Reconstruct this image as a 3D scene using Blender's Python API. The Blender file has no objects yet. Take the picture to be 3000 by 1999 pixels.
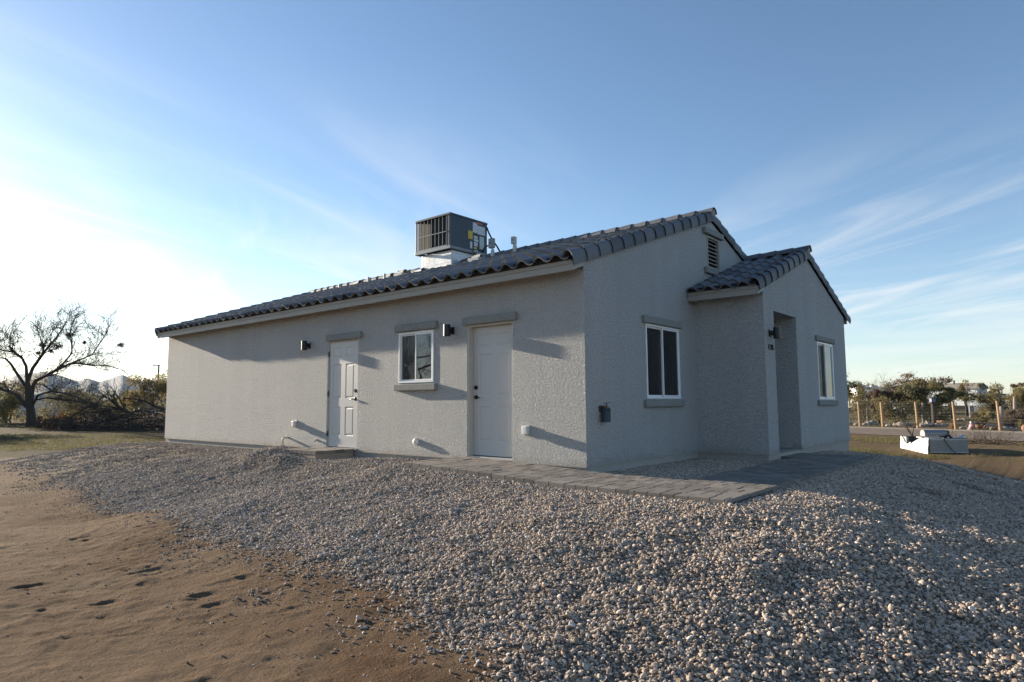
import bpy, math, random
import numpy as np
from mathutils import Vector, Matrix
SKY_DUST, SKY_OZONE, SKY_STR, SUN_STR, EXPO = .5, 2.3, .082, 5.0, 1.42
CLB0, CLB1, CLA = 4.8, 7.0, .55
DENOISE = True
HAZE, HAZE_COL = 1.7e-5, (.62, .78, 1., 1)
GP = [(2.85, -4.86), (2.57, -4.75), (2.17, -4.79), (1.78, -4.71), (1.4, -4.55), (0.84, -4.53), (0.42, -4.6), (-0.26, -4.29), (-1.04, -4.34), (-1.71, -4.39), (-2.57, -4.21), (-4.24, -3.97), (-5.84, -4.03), (-7.39, -3.85), (-9.55, -3.72), (-12.25, -3.48), (-18.31, -2.74),
      (-18, -.5), (-15.5, .8), (-14.8, 2), (-14.8, 10), (0, 11), (2.0, 10.6), (3.6, 9.2), (5.2, 7.2), (7.5, 4), (9.5, 0), (10.5, -4), (9, -9), (4.5, -10), (3.5, -6.5)]
SC = bpy.context.scene
COL = SC.collection
R = math.radians
rng = np.random.default_rng(7)
random.seed(7)

# ------------------------------------------------------------------ camera
CAM = np.array([5.0842, -7.5472, .8642])
YAW, PIT, ROL, FPX = R(49.6788), R(5.4605), R(-.3372), 1921.565
fw0 = np.array([-math.cos(YAW), math.sin(YAW), 0.]); rt0 = np.array([math.sin(YAW), math.cos(YAW), 0.]); Zv = np.array([0, 0, 1.])
FW = fw0*math.cos(PIT)+Zv*math.sin(PIT); UPc = -fw0*math.sin(PIT)+Zv*math.cos(PIT)
RTc = rt0*math.cos(ROL)+UPc*math.sin(ROL); UP2 = UPc*math.cos(ROL)-rt0*math.sin(ROL)
def atd(u, v, D):            # a measured direction of the survey at a distance
    return CAM+(FW+RTc*(u-1500)/FPX+UP2*(999.5-v)/FPX)*D
cd = bpy.data.cameras.new('camera'); cam = bpy.data.objects.new('camera', cd); COL.objects.link(cam)
M = Matrix(((RTc[0], UP2[0], -FW[0], CAM[0]), (RTc[1], UP2[1], -FW[1], CAM[1]), (RTc[2], UP2[2], -FW[2], CAM[2]), (0, 0, 0, 1)))
cam.matrix_world = M
cd.sensor_width = 36; cd.lens = FPX/3000*36; cd.clip_start = .05; cd.clip_end = 40000
SC.camera = cam

# ------------------------------------------------------------------ helpers
def tag(o, label=None, cat=None, group=None, kind=None):
    if label: o['label'] = label
    if cat: o['category'] = cat
    if group: o['group'] = group
    if kind: o['kind'] = kind
    return o
def empty(name, loc, label, cat, group=None, rz=0):
    o = bpy.data.objects.new(name, None); COL.objects.link(o); o.location = loc; o.rotation_euler = (0, 0, rz)
    o.empty_display_size = .2
    return tag(o, label, cat, group)
def link(name, me, mat, parent=None, smooth=False):
    o = bpy.data.objects.new(name, me); COL.objects.link(o)
    if mat is not None:
        for m in (mat if isinstance(mat, (list, tuple)) else [mat]): me.materials.append(m)
    if smooth: me.polygons.foreach_set('use_smooth', np.ones(len(me.polygons), bool))
    if parent is not None: o.parent = parent
    return o
def mesh_np(verts, faces, k):
    verts = np.asarray(verts, np.float32); faces = np.asarray(faces, np.int32)
    me = bpy.data.meshes.new('m'); me.vertices.add(len(verts)); me.vertices.foreach_set('co', verts.ravel())
    n = len(faces); me.loops.add(n*k); me.loops.foreach_set('vertex_index', faces.ravel())
    me.polygons.add(n); me.polygons.foreach_set('loop_start', np.arange(0, n*k, k, dtype=np.int32))
    me.polygons.foreach_set('loop_total', np.full(n, k, np.int32)); me.update(calc_edges=True); me.polygons.foreach_set('use_smooth', np.zeros(n, bool))
    return me
class MB:
    def __init__(s): s.v = []; s.f = []; s.mi = []
    def add(s, vs, fs, mi=0):
        b = len(s.v); s.v += [tuple(map(float, v)) for v in vs]; s.f += [tuple(i+b for i in f) for f in fs]; s.mi += [mi]*len(fs); return s
    def box(s, a, b, mi=0):
        x0, y0, z0 = a; x1, y1, z1 = b
        return s.add([(x0, y0, z0), (x1, y0, z0), (x1, y1, z0), (x0, y1, z0), (x0, y0, z1), (x1, y0, z1), (x1, y1, z1), (x0, y1, z1)],
                     [(0, 3, 2, 1), (4, 5, 6, 7), (0, 1, 5, 4), (1, 2, 6, 5), (2, 3, 7, 6), (3, 0, 4, 7)], mi)
    def obox(s, c, ax, ay, az, mi=0):
        c = np.array(c, float); ax, ay, az = map(lambda q: np.array(q, float), (ax, ay, az))
        vs = [c+i*ax+j*ay+k*az for k in (-1, 1) for (i, j) in ((-1, -1), (1, -1), (1, 1), (-1, 1))]
        return s.add(vs, [(0, 3, 2, 1), (4, 5, 6, 7), (0, 1, 5, 4), (1, 2, 6, 5), (2, 3, 7, 6), (3, 0, 4, 7)], mi)
    def tube(s, pts, rad, k=6, cap=True, mi=0):
        pts = [np.array(p, float) for p in pts]; n = len(pts)
        if not hasattr(rad, '__len__'): rad = [rad]*n
        vs = []; fs = []; a = None
        for i in range(n):
            t = pts[min(i+1, n-1)]-pts[max(i-1, 0)]; t = t/(np.linalg.norm(t)+1e-9)
            if a is None:
                a = np.cross(t, (0, 0, 1.)) if abs(t[2]) < .9 else np.cross(t, (1., 0, 0))
            else: a = a-t*(a@t)
            a = a/(np.linalg.norm(a)+1e-9); b = np.cross(t, a)
            for j in range(k):
                q = 2*math.pi*j/k; vs.append(pts[i]+(a*math.cos(q)+b*math.sin(q))*rad[i])
        for i in range(n-1):
            for j in range(k):
                fs.append((i*k+j, i*k+(j+1) % k, (i+1)*k+(j+1) % k, (i+1)*k+j))
        if cap: fs.append(tuple(range(k-1, -1, -1))); fs.append(tuple((n-1)*k+j for j in range(k)))
        return s.add(vs, fs, mi)
    def lathe(s, prof, k=20, o=(0, 0, 0), ax=None, mi=0, cap=True):
        vs = []; fs = []; o = np.array(o, float)
        A, B, Cx = (np.array([1, 0, 0.]), np.array([0, 1, 0.]), np.array([0, 0, 1.])) if ax is None else map(lambda q: np.array(q, float), ax)
        for (r, z) in prof:
            for j in range(k):
                q = 2*math.pi*j/k; vs.append(o+A*r*math.cos(q)+B*r*math.sin(q)+Cx*z)
        for i in range(len(prof)-1):
            for j in range(k): fs.append((i*k+j, i*k+(j+1) % k, (i+1)*k+(j+1) % k, (i+1)*k+j))
        if cap: fs.append(tuple(range(k-1, -1, -1))); fs.append(tuple((len(prof)-1)*k+j for j in range(k)))
        return s.add(vs, fs, mi)
    def build(s, name, mat, parent=None, smooth=False, bevel=0, seg=2):
        me = bpy.data.meshes.new(name); me.from_pydata(s.v, [], s.f); me.update()
        o = link(name, me, mat, parent, smooth)
        if len(set(s.mi)) > 1: me.polygons.foreach_set('material_index', s.mi)
        if bevel:
            m = o.modifiers.new('bevel', 'BEVEL'); m.width = bevel; m.segments = seg; m.limit_method = 'ANGLE'; m.angle_limit = R(40)
        return o
# value noise
_perm = rng.random((256, 256))
def vnoise(x, y):
    xi = np.floor(x).astype(int); yi = np.floor(y).astype(int); fx = x-xi; fy = y-yi
    fx = fx*fx*(3-2*fx); fy = fy*fy*(3-2*fy)
    g = lambda a, b: _perm[a & 255, b & 255]
    return (g(xi, yi)*(1-fx)+g(xi+1, yi)*fx)*(1-fy)+(g(xi, yi+1)*(1-fx)+g(xi+1, yi+1)*fx)*fy
def fbm(x, y, o=4):
    t = 0; a = 1; s = 0
    for i in range(o): t = t+a*vnoise(x*2**i+17.3*i, y*2**i+5.1*i); s += a; a *= .5
    return t/s-.5
def sstep(a, b, x):
    t = np.clip((x-a)/(b-a), 0, 1); return t*t*(3-2*t)

# ------------------------------------------------------------------ materials
class N:
    def __init__(s, name):
        s.m = bpy.data.materials.new(name); s.m.use_nodes = True; s.t = s.m.node_tree; s.n = s.t.nodes; s.l = s.t.links
        s.b = s.n['Principled BSDF']; s.out = s.n['Material Output']
    def new(s, typ, **kw):
        n = s.n.new(typ)
        for k, v in kw.items():
            if k.startswith('i_'):
                q = k[2:]; n.inputs[int(q) if q.isdigit() else q.replace('_', ' ')].default_value = v
            else: setattr(n, k, v)
        return n
    def link(s, a, b): s.l.new(a, b)
    def coord(s, which='Object'):
        return s.new('ShaderNodeTexCoord').outputs[which]
    def pos(s): return s.new('ShaderNodeNewGeometry').outputs['Position']
    def noise(s, vec, scale, detail=4, rough=.55, dist=0):
        n = s.new('ShaderNodeTexNoise'); n.inputs['Scale'].default_value = scale; n.inputs['Detail'].default_value = detail
        n.inputs['Roughness'].default_value = rough; n.inputs['Distortion'].default_value = dist; s.link(vec, n.inputs['Vector']); return n.outputs['Fac']
    def voro(s, vec, scale, feat='F1', out='Distance'):
        n = s.new('ShaderNodeTexVoronoi', feature=feat); n.inputs['Scale'].default_value = scale; s.link(vec, n.inputs['Vector']); return n.outputs[out]
    def map(s, vec, scale=(1, 1, 1), rot=(0, 0, 0)):
        n = s.new('ShaderNodeMapping'); n.inputs['Scale'].default_value = scale; n.inputs['Rotation'].default_value = rot; s.link(vec, n.inputs['Vector']); return n.outputs[0]
    def ramp(s, fac, stops, interp='LINEAR'):
        n = s.new('ShaderNodeValToRGB'); n.color_ramp.interpolation = interp; e = n.color_ramp.elements
        while len(e) < len(stops): e.new(.5)
        for i, (p, c) in enumerate(stops):
            e[i].position = p; e[i].color = (*c, 1) if hasattr(c, '__len__') else (c, c, c, 1)
        s.link(fac, n.inputs[0]); return n.outputs[0]
    def mix(s, fac, a, b, mode='MIX'):
        n = s.new('ShaderNodeMix', data_type='RGBA', blend_type=mode)
        for inp, v in ((n.inputs[0], fac), (n.inputs[6], a), (n.inputs[7], b)):
            if hasattr(v, 'is_output') or isinstance(v, bpy.types.NodeSocket): s.link(v, inp)
            elif hasattr(v, '__len__'): inp.default_value = (*v, 1)
            else: inp.default_value = v
        return n.outputs[2]
    def math(s, op, a, b=0.):
        n = s.new('ShaderNodeMath', operation=op)
        for inp, v in ((n.inputs[0], a), (n.inputs[1], b)):
            if isinstance(v, bpy.types.NodeSocket): s.link(v, inp)
            else: inp.default_value = v
        return n.outputs[0]
    def attr(s, name, typ='GEOMETRY', out='Fac'):
        n = s.new('ShaderNodeAttribute', attribute_name=name, attribute_type=typ); return n.outputs[out]
    def bump(s, h, strength=.5, dist=.01, nrm=None):
        n = s.new('ShaderNodeBump'); n.inputs['Strength'].default_value = strength; n.inputs['Distance'].default_value = dist
        s.link(h, n.inputs['Height'])
        if nrm is not None: s.link(nrm, n.inputs['Normal'])
        s.link(n.outputs[0], s.b.inputs['Normal']); return n.outputs[0]
    def col(s, c):
        i = s.b.inputs['Base Color']
        if isinstance(c, bpy.types.NodeSocket): s.link(c, i)
        else: i.default_value = (*c, 1)
        return s
    def rough(s, r, spec=.5, metal=0):
        s.b.inputs['Roughness'].default_value = r; s.b.inputs['Specular IOR Level'].default_value = spec; s.b.inputs['Metallic'].default_value = metal; return s
def plain(name, c, rough=.6, metal=0, spec=.4, var=.12, scale=6, bump=0, bscale=60):
    n = N(name); v = n.noise(n.coord(), scale, 5)
    n.col(n.mix(v, tuple(x*(1-var) for x in c), tuple(min(1, x*(1+var)) for x in c))).rough(rough, spec, metal)
    if bump: n.bump(n.noise(n.coord(), bscale, 3), bump, .004)
    return n.m

def m_stucco(name='stucco', base=(.74, .74, .725), amp=1.):
    n = N(name); p = n.pos()
    pw = n.map(p, (1, 1, 1.35))
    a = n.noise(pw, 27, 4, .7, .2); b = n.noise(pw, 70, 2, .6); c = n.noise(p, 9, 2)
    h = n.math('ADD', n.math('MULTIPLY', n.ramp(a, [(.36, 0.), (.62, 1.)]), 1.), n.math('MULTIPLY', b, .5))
    h = n.math('ADD', h, n.math('MULTIPLY', c, .6))
    streak = n.noise(n.map(p, (2.2, 2.2, .12)), 1., 4, .6)
    big = n.noise(p, .9, 3)
    col = n.mix(n.ramp(streak, [(.3, .0), (.75, 1.)]), tuple(x*.94 for x in base), tuple(x*1.04 for x in base))
    col = n.mix(n.math('MULTIPLY', big, .25), col, tuple(x*.88 for x in base))
    sz_ = n.new('ShaderNodeSeparateXYZ'); n.link(p, sz_.inputs[0]); dn = n.noise(n.map(p, (1, 1, 2.)), 5, 5, .65)
    relief_shade = n.ramp(a, [(.34, .86), (.60, 1.08)]); col = n.mix(1., col, relief_shade, 'MULTIPLY')  # relief shading put into the colour: hollows darker, ridges lighter
    spl = n.ramp(n.math('ADD', n.math('MULTIPLY', sz_.outputs[2], 2.4), n.math('MULTIPLY', dn, .9)), [(.38, .45), (.72, 0.)])
    col = n.mix(spl, col, (.42, .35, .28))
    n.col(col).rough(.92, .2)
    n.bump(h, 1.*amp, .034)
    return n.m
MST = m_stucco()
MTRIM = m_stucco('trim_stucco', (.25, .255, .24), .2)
def m_conc(name, base, sc=9):
    n = N(name); p = n.pos(); a = n.noise(p, sc, 6, .65); b = n.noise(p, 90, 2)
    n.col(n.mix(a, tuple(x*.8 for x in base), tuple(x*1.15 for x in base))).rough(.9, .2); n.bump(n.math('ADD', a, n.math('MULTIPLY', b, .4)), .3, .006); return n.m
MFOOT = m_conc('footing_concrete', (.36, .34, .31))
def m_tile():
    n = N('roof_tile'); p = n.pos(); t = n.attr('tone'); e = n.attr('lip')
    a = n.noise(p, 7, 5, .65); b = n.noise(p, 60, 3)
    base = n.mix(t, (.048, .058, .076), (.14, .152, .172))
    base = n.mix(n.math('MULTIPLY', a, .35), base, (.15, .15, .145))
    base = n.mix(n.math('MULTIPLY', e, .6), base, (.17, .15, .125))
    n.col(base).rough(.62, .4); n.bump(n.math('ADD', a, b), .35, .006); return n.m
MTILE = m_tile()
MFASC = plain('fascia_paint', (.33, .315, .285), .55, var=.05, scale=2)
MDOOR = plain('door_paint', (.50, .49, .47), .42, var=.02, scale=3)
MJAMB = plain('jamb_paint', (.46, .44, .39), .5, var=.03)
MVINYL = plain('white_vinyl', (.80, .80, .80), .35, var=.02)
MBLACK = plain('black_metal', (.012, .013, .014), .38, var=.1)
MBRONZE = plain('dark_bronze', (.02, .017, .014), .35, .6)
MALU = plain('sill_aluminium', (.5, .5, .5), .4, .8)
MDARK = plain('dark_recess', (.02, .02, .02), .9)
MWHITEP = plain('white_plastic', (.72, .72, .70), .4, var=.03)
MGREYP = plain('grey_plastic', (.42, .42, .41), .5)
MPVC = plain('vent_pipe_paint', (.50, .49, .46), .55)
MGALV = None
def m_galv():
    n = N('galvanised_sheet'); p = n.pos(); v = n.voro(p, 30, out='Color'); g = n.new('ShaderNodeRGBToBW'); n.link(v, g.inputs[0])
    big = n.noise(p, 3, 3)
    n.col(n.mix(g.outputs[0], (.40, .41, .42), (.55, .56, .57))).rough(.45, .5, .65)
    n.link(n.math('ADD', n.math('MULTIPLY', big, .25), .36), n.b.inputs['Roughness']); n.bump(big, .2, .03); return n.m
MGALV = m_galv()
MUNIT = plain('unit_enamel', (.036, .05, .068), .45, var=.06, scale=3)
MUNITL = plain('unit_rail', (.16, .175, .19), .4, .5)
MCOIL = None
def m_coil():
    n = N('coil_fins'); p = n.coord(); w = n.new('ShaderNodeTexWave', bands_direction='Z'); w.inputs['Scale'].default_value = 18; n.link(p, w.inputs[0])
    n.col(n.mix(w.outputs['Fac'], (.005, .005, .005), (.022, .017, .013))).rough(.6, .4, .4); return n.m
MCOIL = m_coil()
def m_label(name, bg, fg, scale):
    n = N(name); w = n.new('ShaderNodeTexWave', bands_direction='Z'); w.inputs['Scale'].default_value = scale; n.link(n.coord(), w.inputs[0])
    no = n.noise(n.map(n.coord(), (14, 14, 60)), 6, 2)
    f = n.math('MULTIPLY', n.ramp(w.outputs['Fac'], [(.72, 0.), (.8, 1.)]), n.ramp(no, [(.42, 0.), (.5, 1.)]))
    n.col(n.mix(f, bg, fg)).rough(.5); return n.m
MLABW = m_label('white_sticker', (.62, .64, .68), (.2, .2, .24), 7)
MLABY = m_label('yellow_tag', (.60, .44, .03), (.22, .15, .02), 6)
MLABR = plain('red_badge', (.42, .13, .10), .5)
def m_glass():
    n = N('window_glass'); fr = n.new('ShaderNodeFresnel'); fr.inputs[0].default_value = 1.75
    t = n.new('ShaderNodeBsdfTransparent'); t.inputs[0].default_value = (.62, .68, .66, 1); g = n.new('ShaderNodeBsdfGlossy'); g.inputs['Roughness'].default_value = 0.0
    g.inputs[0].default_value = (.92, .95, 1, 1)
    no = n.noise(n.pos(), 1.1, 1); bp = n.new('ShaderNodeBump'); bp.inputs['Strength'].default_value = .02; bp.inputs['Distance'].default_value = .02; n.link(no, bp.inputs['Height']); n.link(bp.outputs[0], g.inputs['Normal'])
    x = n.new('ShaderNodeMixShader'); n.link(n.math('ADD', n.math('MULTIPLY', fr.outputs[0], 1.0), .02), x.inputs[0]); n.link(t.outputs[0], x.inputs[1]); n.link(g.outputs[0], x.inputs[2]); n.link(x.outputs[0], n.out.inputs[0]); return n.m
MGLASS = m_glass()
def m_screen():
    n = N('insect_screen'); t = n.new('ShaderNodeBsdfTransparent'); d = n.new('ShaderNodeBsdfDiffuse'); d.inputs[0].default_value = (.10, .10, .095, 1)
    x = n.new('ShaderNodeMixShader'); x.inputs[0].default_value = .5; n.link(t.outputs[0], x.inputs[1]); n.link(d.outputs[0], x.inputs[2]); n.link(x.outputs[0], n.out.inputs[0]); return n.m
MSCREEN = m_screen()
MCURT = plain('curtain_cloth', (.42, .36, .28), .9, var=.15, scale=9)
def m_paver():
    n = N('concrete_paver'); p = n.pos(); t = n.attr('tone'); a = n.noise(n.map(p, (2, 9, 5)), 6, 5, .65); b = n.noise(p, 70, 2)
    c = n.mix(t, (.14, .125, .11), (.27, .24, .21)); c = n.mix(n.math('MULTIPLY', a, .5), c, (.17, .15, .135))
    n.col(c).rough(.9, .2); n.bump(n.math('ADD', a, n.math('MULTIPLY', b, .3)), .22, .002); return n.m
MPAVE = m_paver()
def m_stone():
    n = N('gravel_stone'); t = n.attr('tone', 'INSTANCER'); p = n.coord()
    c = n.ramp(t, [(0., (.16, .125, .095)), (.25, (.35, .28, .22)), (.55, (.49, .395, .315)), (.8, (.54, .425, .345)), (.95, (.40, .36, .32)), (1., (.75, .70, .64))])
    a = n.noise(n.pos(), 90, 3)
    n.col(n.mix(n.math('MULTIPLY', a, .5), c, (.28, .22, .165))).rough(.88, .25); return n.m
MSTONE = m_stone()
def m_ground():
    n = N('desert_ground'); p = n.pos(); g = n.attr('gravel'); far = n.attr('far'); gr = n.attr('green')
    a = n.noise(p, .7, 6, .6); b = n.noise(p, 5, 5, .65); c = n.noise(p, 140, 3, .7); d = n.noise(p, 38, 4, .6)
    sand = n.mix(n.ramp(a, [(.35, 0.), (.65, 1.)]), (.125, .076, .044), (.20, .137, .088)); sand = n.mix(n.math('MULTIPLY', b, .5), sand, (.14, .103, .073))
    dk = n.noise(p, .55, 5, .7); sand = n.mix(n.ramp(dk, [(.50, 0.), (.64, .75)]), sand, (.085, .045, .023))
    sand = n.mix(n.ramp(c, [(.35, .35), (.6, 0.)]), sand, (.085, .055, .034)); sand = n.mix(n.ramp(c, [(.6, 0.), (.74, .45)]), sand, (.36, .29, .22))
    vs = n.new('ShaderNodeTexVoronoi'); vs.inputs['Scale'].default_value = 33; n.link(p, vs.inputs['Vector'])
    bw = n.new('ShaderNodeRGBToBW'); n.link(vs.outputs['Color'], bw.inputs[0])
    gv = n.mix(bw.outputs[0], (.14, .11, .085), (.34, .275, .22))
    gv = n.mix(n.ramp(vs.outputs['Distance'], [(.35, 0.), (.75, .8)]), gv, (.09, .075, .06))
    dirt = n.mix(b, (.115, .076, .046), (.20, .14, .09)); grs = n.mix(d, (.075, .075, .03), (.15, .14, .065))
    dirt = n.mix(n.math('MULTIPLY', gr, n.ramp(n.noise(p, 1.6, 5, .7), [(.38, 0.), (.6, 1.)])), dirt, grs)
    dirt = n.mix(n.math('MULTIPLY', n.attr('left_shade'), .62), dirt, (.03, .022, .014))  # tree shade on the far left painted into the dirt colour
    col = n.mix(far, sand, dirt); col = n.mix(g, col, gv)
    n.col(col).rough(.95, .03)
    h = n.math('ADD', n.math('MULTIPLY', d, .7), n.math('MULTIPLY', c, .35))
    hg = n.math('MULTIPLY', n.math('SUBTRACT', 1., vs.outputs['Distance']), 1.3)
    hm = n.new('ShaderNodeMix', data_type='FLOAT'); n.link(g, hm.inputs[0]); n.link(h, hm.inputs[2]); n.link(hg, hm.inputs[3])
    n.bump(hm.outputs[0], .95, .03); return n.m
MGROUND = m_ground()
def m_road():
    n = N('dusty_asphalt'); p = n.pos(); a = n.noise(p, 2, 5); b = n.noise(p, 60, 3, .7)
    tr = n.noise(n.map(p, (.05, .05, .05)), 3, 3)
    n.col(n.mix(n.ramp(n.math('ADD', n.math('MULTIPLY', a, .5), n.math('MULTIPLY', b, .5)), [(.35, 0.), (.68, 1.)]), (.135, .10, .075), (.27, .21, .155))).rough(.9, .2); n.bump(b, .4, .01); return n.m
MROAD = m_road()
MBARK = plain('mesquite_bark', (.065, .053, .044), .95, var=.35, scale=14, bump=.6, bscale=30)
MBARKL = plain('pale_bark', (.20, .165, .115), .9, var=.25, scale=9)
MTWIG = plain('twig_bark', (.075, .058, .042), .95, var=.3, scale=3)
MDRYTWIG = plain('dry_twig', (.16, .10, .06), .95, var=.3, scale=3)
def m_leaf(name, a, b, scale=.9):
    n = N(name); p = n.pos(); o = n.new('ShaderNodeObjectInfo'); no = n.noise(p, scale, 3); fine = n.noise(p, 9, 1)
    c = n.mix(n.ramp(n.math('ADD', n.math('MULTIPLY', no, .65), n.math('MULTIPLY', fine, .35)), [(.35, 0.), (.65, 1.)]), a, b); n.col(c).rough(.7, .2)
    t = n.new('ShaderNodeBsdfTranslucent'); n.link(c, t.inputs[0]); x = n.new('ShaderNodeMixShader'); x.inputs[0].default_value = .4
    n.link(n.b.outputs[0], x.inputs[1]); n.link(t.outputs[0], x.inputs[2]); n.link(x.outputs[0], n.out.inputs[0]); return n.m
LF = {'olive': m_leaf('palo_verde_leaf', (.13, .115, .055), (.28, .235, .12)), 'dark': m_leaf('dark_leaf', (.085, .085, .05), (.20, .185, .105)),
      'brown': m_leaf('rusty_leaf', (.12, .085, .06), (.26, .175, .12)), 'yellow': m_leaf('yellow_leaf', (.17, .14, .06), (.33, .26, .12)),
      'grey': m_leaf('grey_leaf', (.125, .115, .07), (.26, .23, .14)), 'plum': m_leaf('plum_twig_leaf', (.09, .07, .055), (.21, .16, .12)),
      'grass': m_leaf('dry_grass_blade', (.10, .10, .04), (.21, .185, .085)),
      'mist': m_leaf('mistletoe_leaf', (.03, .038, .018), (.075, .085, .04)), 'rust': m_leaf('dry_rust_leaf', (.10, .05, .022), (.20, .11, .05))}
# ------------------------------------------------------------------ sky, sun
SUN_DIR = np.array([-13., -1., 2.8]); SUN_DIR /= np.linalg.norm(SUN_DIR)
SUN_EL = math.asin(SUN_DIR[2])
w = bpy.data.worlds.new('World'); SC.world = w; w.use_nodes = True
nt = w.node_tree; nn = nt.nodes; bg = nn['Background']; L = nt.links.new
sky = nn.new('ShaderNodeTexSky'); sky.sky_type = 'NISHITA'; sky.sun_disc = False; sky.sun_elevation = SUN_EL
sky.sun_rotation = math.atan2(SUN_DIR[0], SUN_DIR[1]) % (2*math.pi)
sky.altitude = 900; sky.air_density = 1.0; sky.dust_density = SKY_DUST; sky.ozone_density = SKY_OZONE
tc = nn.new('ShaderNodeTexCoord'); sx = nn.new('ShaderNodeSeparateXYZ'); L(tc.outputs['Generated'], sx.inputs[0])
def wm(op, a, b=0.):
    n = nn.new('ShaderNodeMath'); n.operation = op
    for i, v in ((0, a), (1, b)):
        if isinstance(v, bpy.types.NodeSocket): L(v, n.inputs[i])
        else: n.inputs[i].default_value = v
    return n.outputs[0]
zz = wm('ADD', wm('MAXIMUM', sx.outputs[2], 0.0), .09)          # thin cloud deck seen in perspective
cb = nn.new('ShaderNodeCombineXYZ'); L(wm('DIVIDE', sx.outputs[0], zz), cb.inputs[0]); L(wm('DIVIDE', sx.outputs[1], zz), cb.inputs[1])
def cloud(ang, sx_, sy_, scale, lo, hi, det=7, dist=.4, off=(0, 0, 0)):
    mp = nn.new('ShaderNodeMapping'); mp.vector_type = 'TEXTURE'; mp.inputs['Rotation'].default_value = (0, 0, R(ang)); mp.inputs['Scale'].default_value = (sx_, sy_, 1); mp.inputs['Location'].default_value = off
    L(cb.outputs[0], mp.inputs[0]); no = nn.new('ShaderNodeTexNoise'); no.inputs['Scale'].default_value = scale; no.inputs['Detail'].default_value = det; no.inputs['Roughness'].default_value = .58; no.inputs['Distortion'].default_value = dist
    L(mp.outputs[0], no.inputs[0]); r = nn.new('ShaderNodeMapRange'); r.interpolation_type = 'SMOOTHSTEP'; r.inputs[1].default_value = lo; r.inputs[2].default_value = hi; L(no.outputs[0], r.inputs[0]); return r.outputs[0]
c1 = cloud(104, 2.6, .6, .95, .40, .80, 9, .8, (2.3, 7.4, 0))
c2 = cloud(150, 2.2, .55, 1.2, .41, .74, 9, .8, (3.1, 1.7, 0))
sd = nn.new('ShaderNodeVectorMath'); sd.operation = 'DOT_PRODUCT'; L(tc.outputs['Generated'], sd.inputs[0]); sd.inputs[1].default_value = tuple(SUN_DIR)
sm_ = nn.new('ShaderNodeMapRange'); sm_.interpolation_type = 'SMOOTHSTEP'; sm_.inputs[1].default_value = .40; sm_.inputs[2].default_value = .72; L(sd.outputs['Value'], sm_.inputs[0])
c1 = wm('MULTIPLY', c1, sm_.outputs[0])
l2 = nn.new('ShaderNodeMapRange'); l2.interpolation_type = 'SMOOTHSTEP'; l2.inputs[1].default_value = .40; l2.inputs[2].default_value = .15; L(sx.outputs[2], l2.inputs[0])
c2 = wm('MULTIPLY', c2, l2.outputs[0])
cl = wm('MAXIMUM', c1, c2)
fade = nn.new('ShaderNodeMapRange'); fade.interpolation_type = 'SMOOTHSTEP'; fade.inputs[1].default_value = .50; fade.inputs[2].default_value = .18; L(sx.outputs[2], fade.inputs[0])
cl = wm('MULTIPLY', cl, fade.outputs[0])
cb2 = nn.new('ShaderNodeCombineXYZ'); L(wm('MULTIPLY', sx.outputs[0], 1.6), cb2.inputs[0]); L(wm('MULTIPLY', sx.outputs[1], 1.6), cb2.inputs[1]); L(wm('MULTIPLY', sx.outputs[2], 15.), cb2.inputs[2])
nb = nn.new('ShaderNodeTexNoise'); nb.inputs['Scale'].default_value = 1.5; nb.inputs['Detail'].default_value = 6; nb.inputs['Roughness'].default_value = .55; nb.inputs['Distortion'].default_value = .5; L(cb2.outputs[0], nb.inputs[0])
rb = nn.new('ShaderNodeMapRange'); rb.interpolation_type = 'SMOOTHSTEP'; rb.inputs[1].default_value = .33; rb.inputs[2].default_value = .72; L(nb.outputs[0], rb.inputs[0])
lo = nn.new('ShaderNodeMapRange'); lo.interpolation_type = 'SMOOTHSTEP'; lo.inputs[1].default_value = .30; lo.inputs[2].default_value = .02; L(sx.outputs[2], lo.inputs[0])
cl = wm('MAXIMUM', cl, wm('MULTIPLY', wm('ADD', wm('MULTIPLY', rb.outputs[0], .85), .15), lo.outputs[0]))
# clouds scatter more light the nearer they stand to the sun
vd = nn.new('ShaderNodeVectorMath'); vd.operation = 'DOT_PRODUCT'; L(tc.outputs['Generated'], vd.inputs[0]); vd.inputs[1].default_value = tuple(SUN_DIR)
gl = wm('ADD', wm('MULTIPLY', wm('POWER', wm('MAXIMUM', vd.outputs['Value'], 0.), 13.), CLB1), CLB0)
cc = nn.new('ShaderNodeMix'); cc.data_type = 'RGBA'; cc.blend_type = 'MULTIPLY'; cc.inputs[0].default_value = 1.; cc.inputs[6].default_value = (1., .985, .96, 1)
g3 = nn.new('ShaderNodeCombineColor'); [L(gl, g3.inputs[i]) for i in range(3)]; L(g3.outputs[0], cc.inputs[7])
mx = nn.new('ShaderNodeMix'); mx.data_type = 'RGBA'; L(wm('MULTIPLY', cl, CLA), mx.inputs[0]); L(sky.outputs[0], mx.inputs[6]); L(cc.outputs[2], mx.inputs[7])
L(mx.outputs[2], bg.inputs[0]); bg.inputs[1].default_value = SKY_STR
sl = bpy.data.lights.new('sun', 'SUN'); so = bpy.data.objects.new('sun', sl); COL.objects.link(so)
sl.energy = SUN_STR; sl.angle = R(.55); sl.color = (1., .865, .68)
so.rotation_euler = Vector(SUN_DIR).to_track_quat('Z', 'Y').to_euler(); so.location = (-30, -5, 20)
SC.view_settings.view_transform = 'Standard'; SC.view_settings.look = 'None'; SC.view_settings.exposure = EXPO; SC.view_settings.gamma = 1
SC.cycles.use_denoising = DENOISE; SC.cycles.denoising_prefilter = 'ACCURATE'
SC.cycles.max_bounces = 8; SC.cycles.transparent_max_bounces = 12; SC.cycles.volume_bounces = 1

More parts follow.
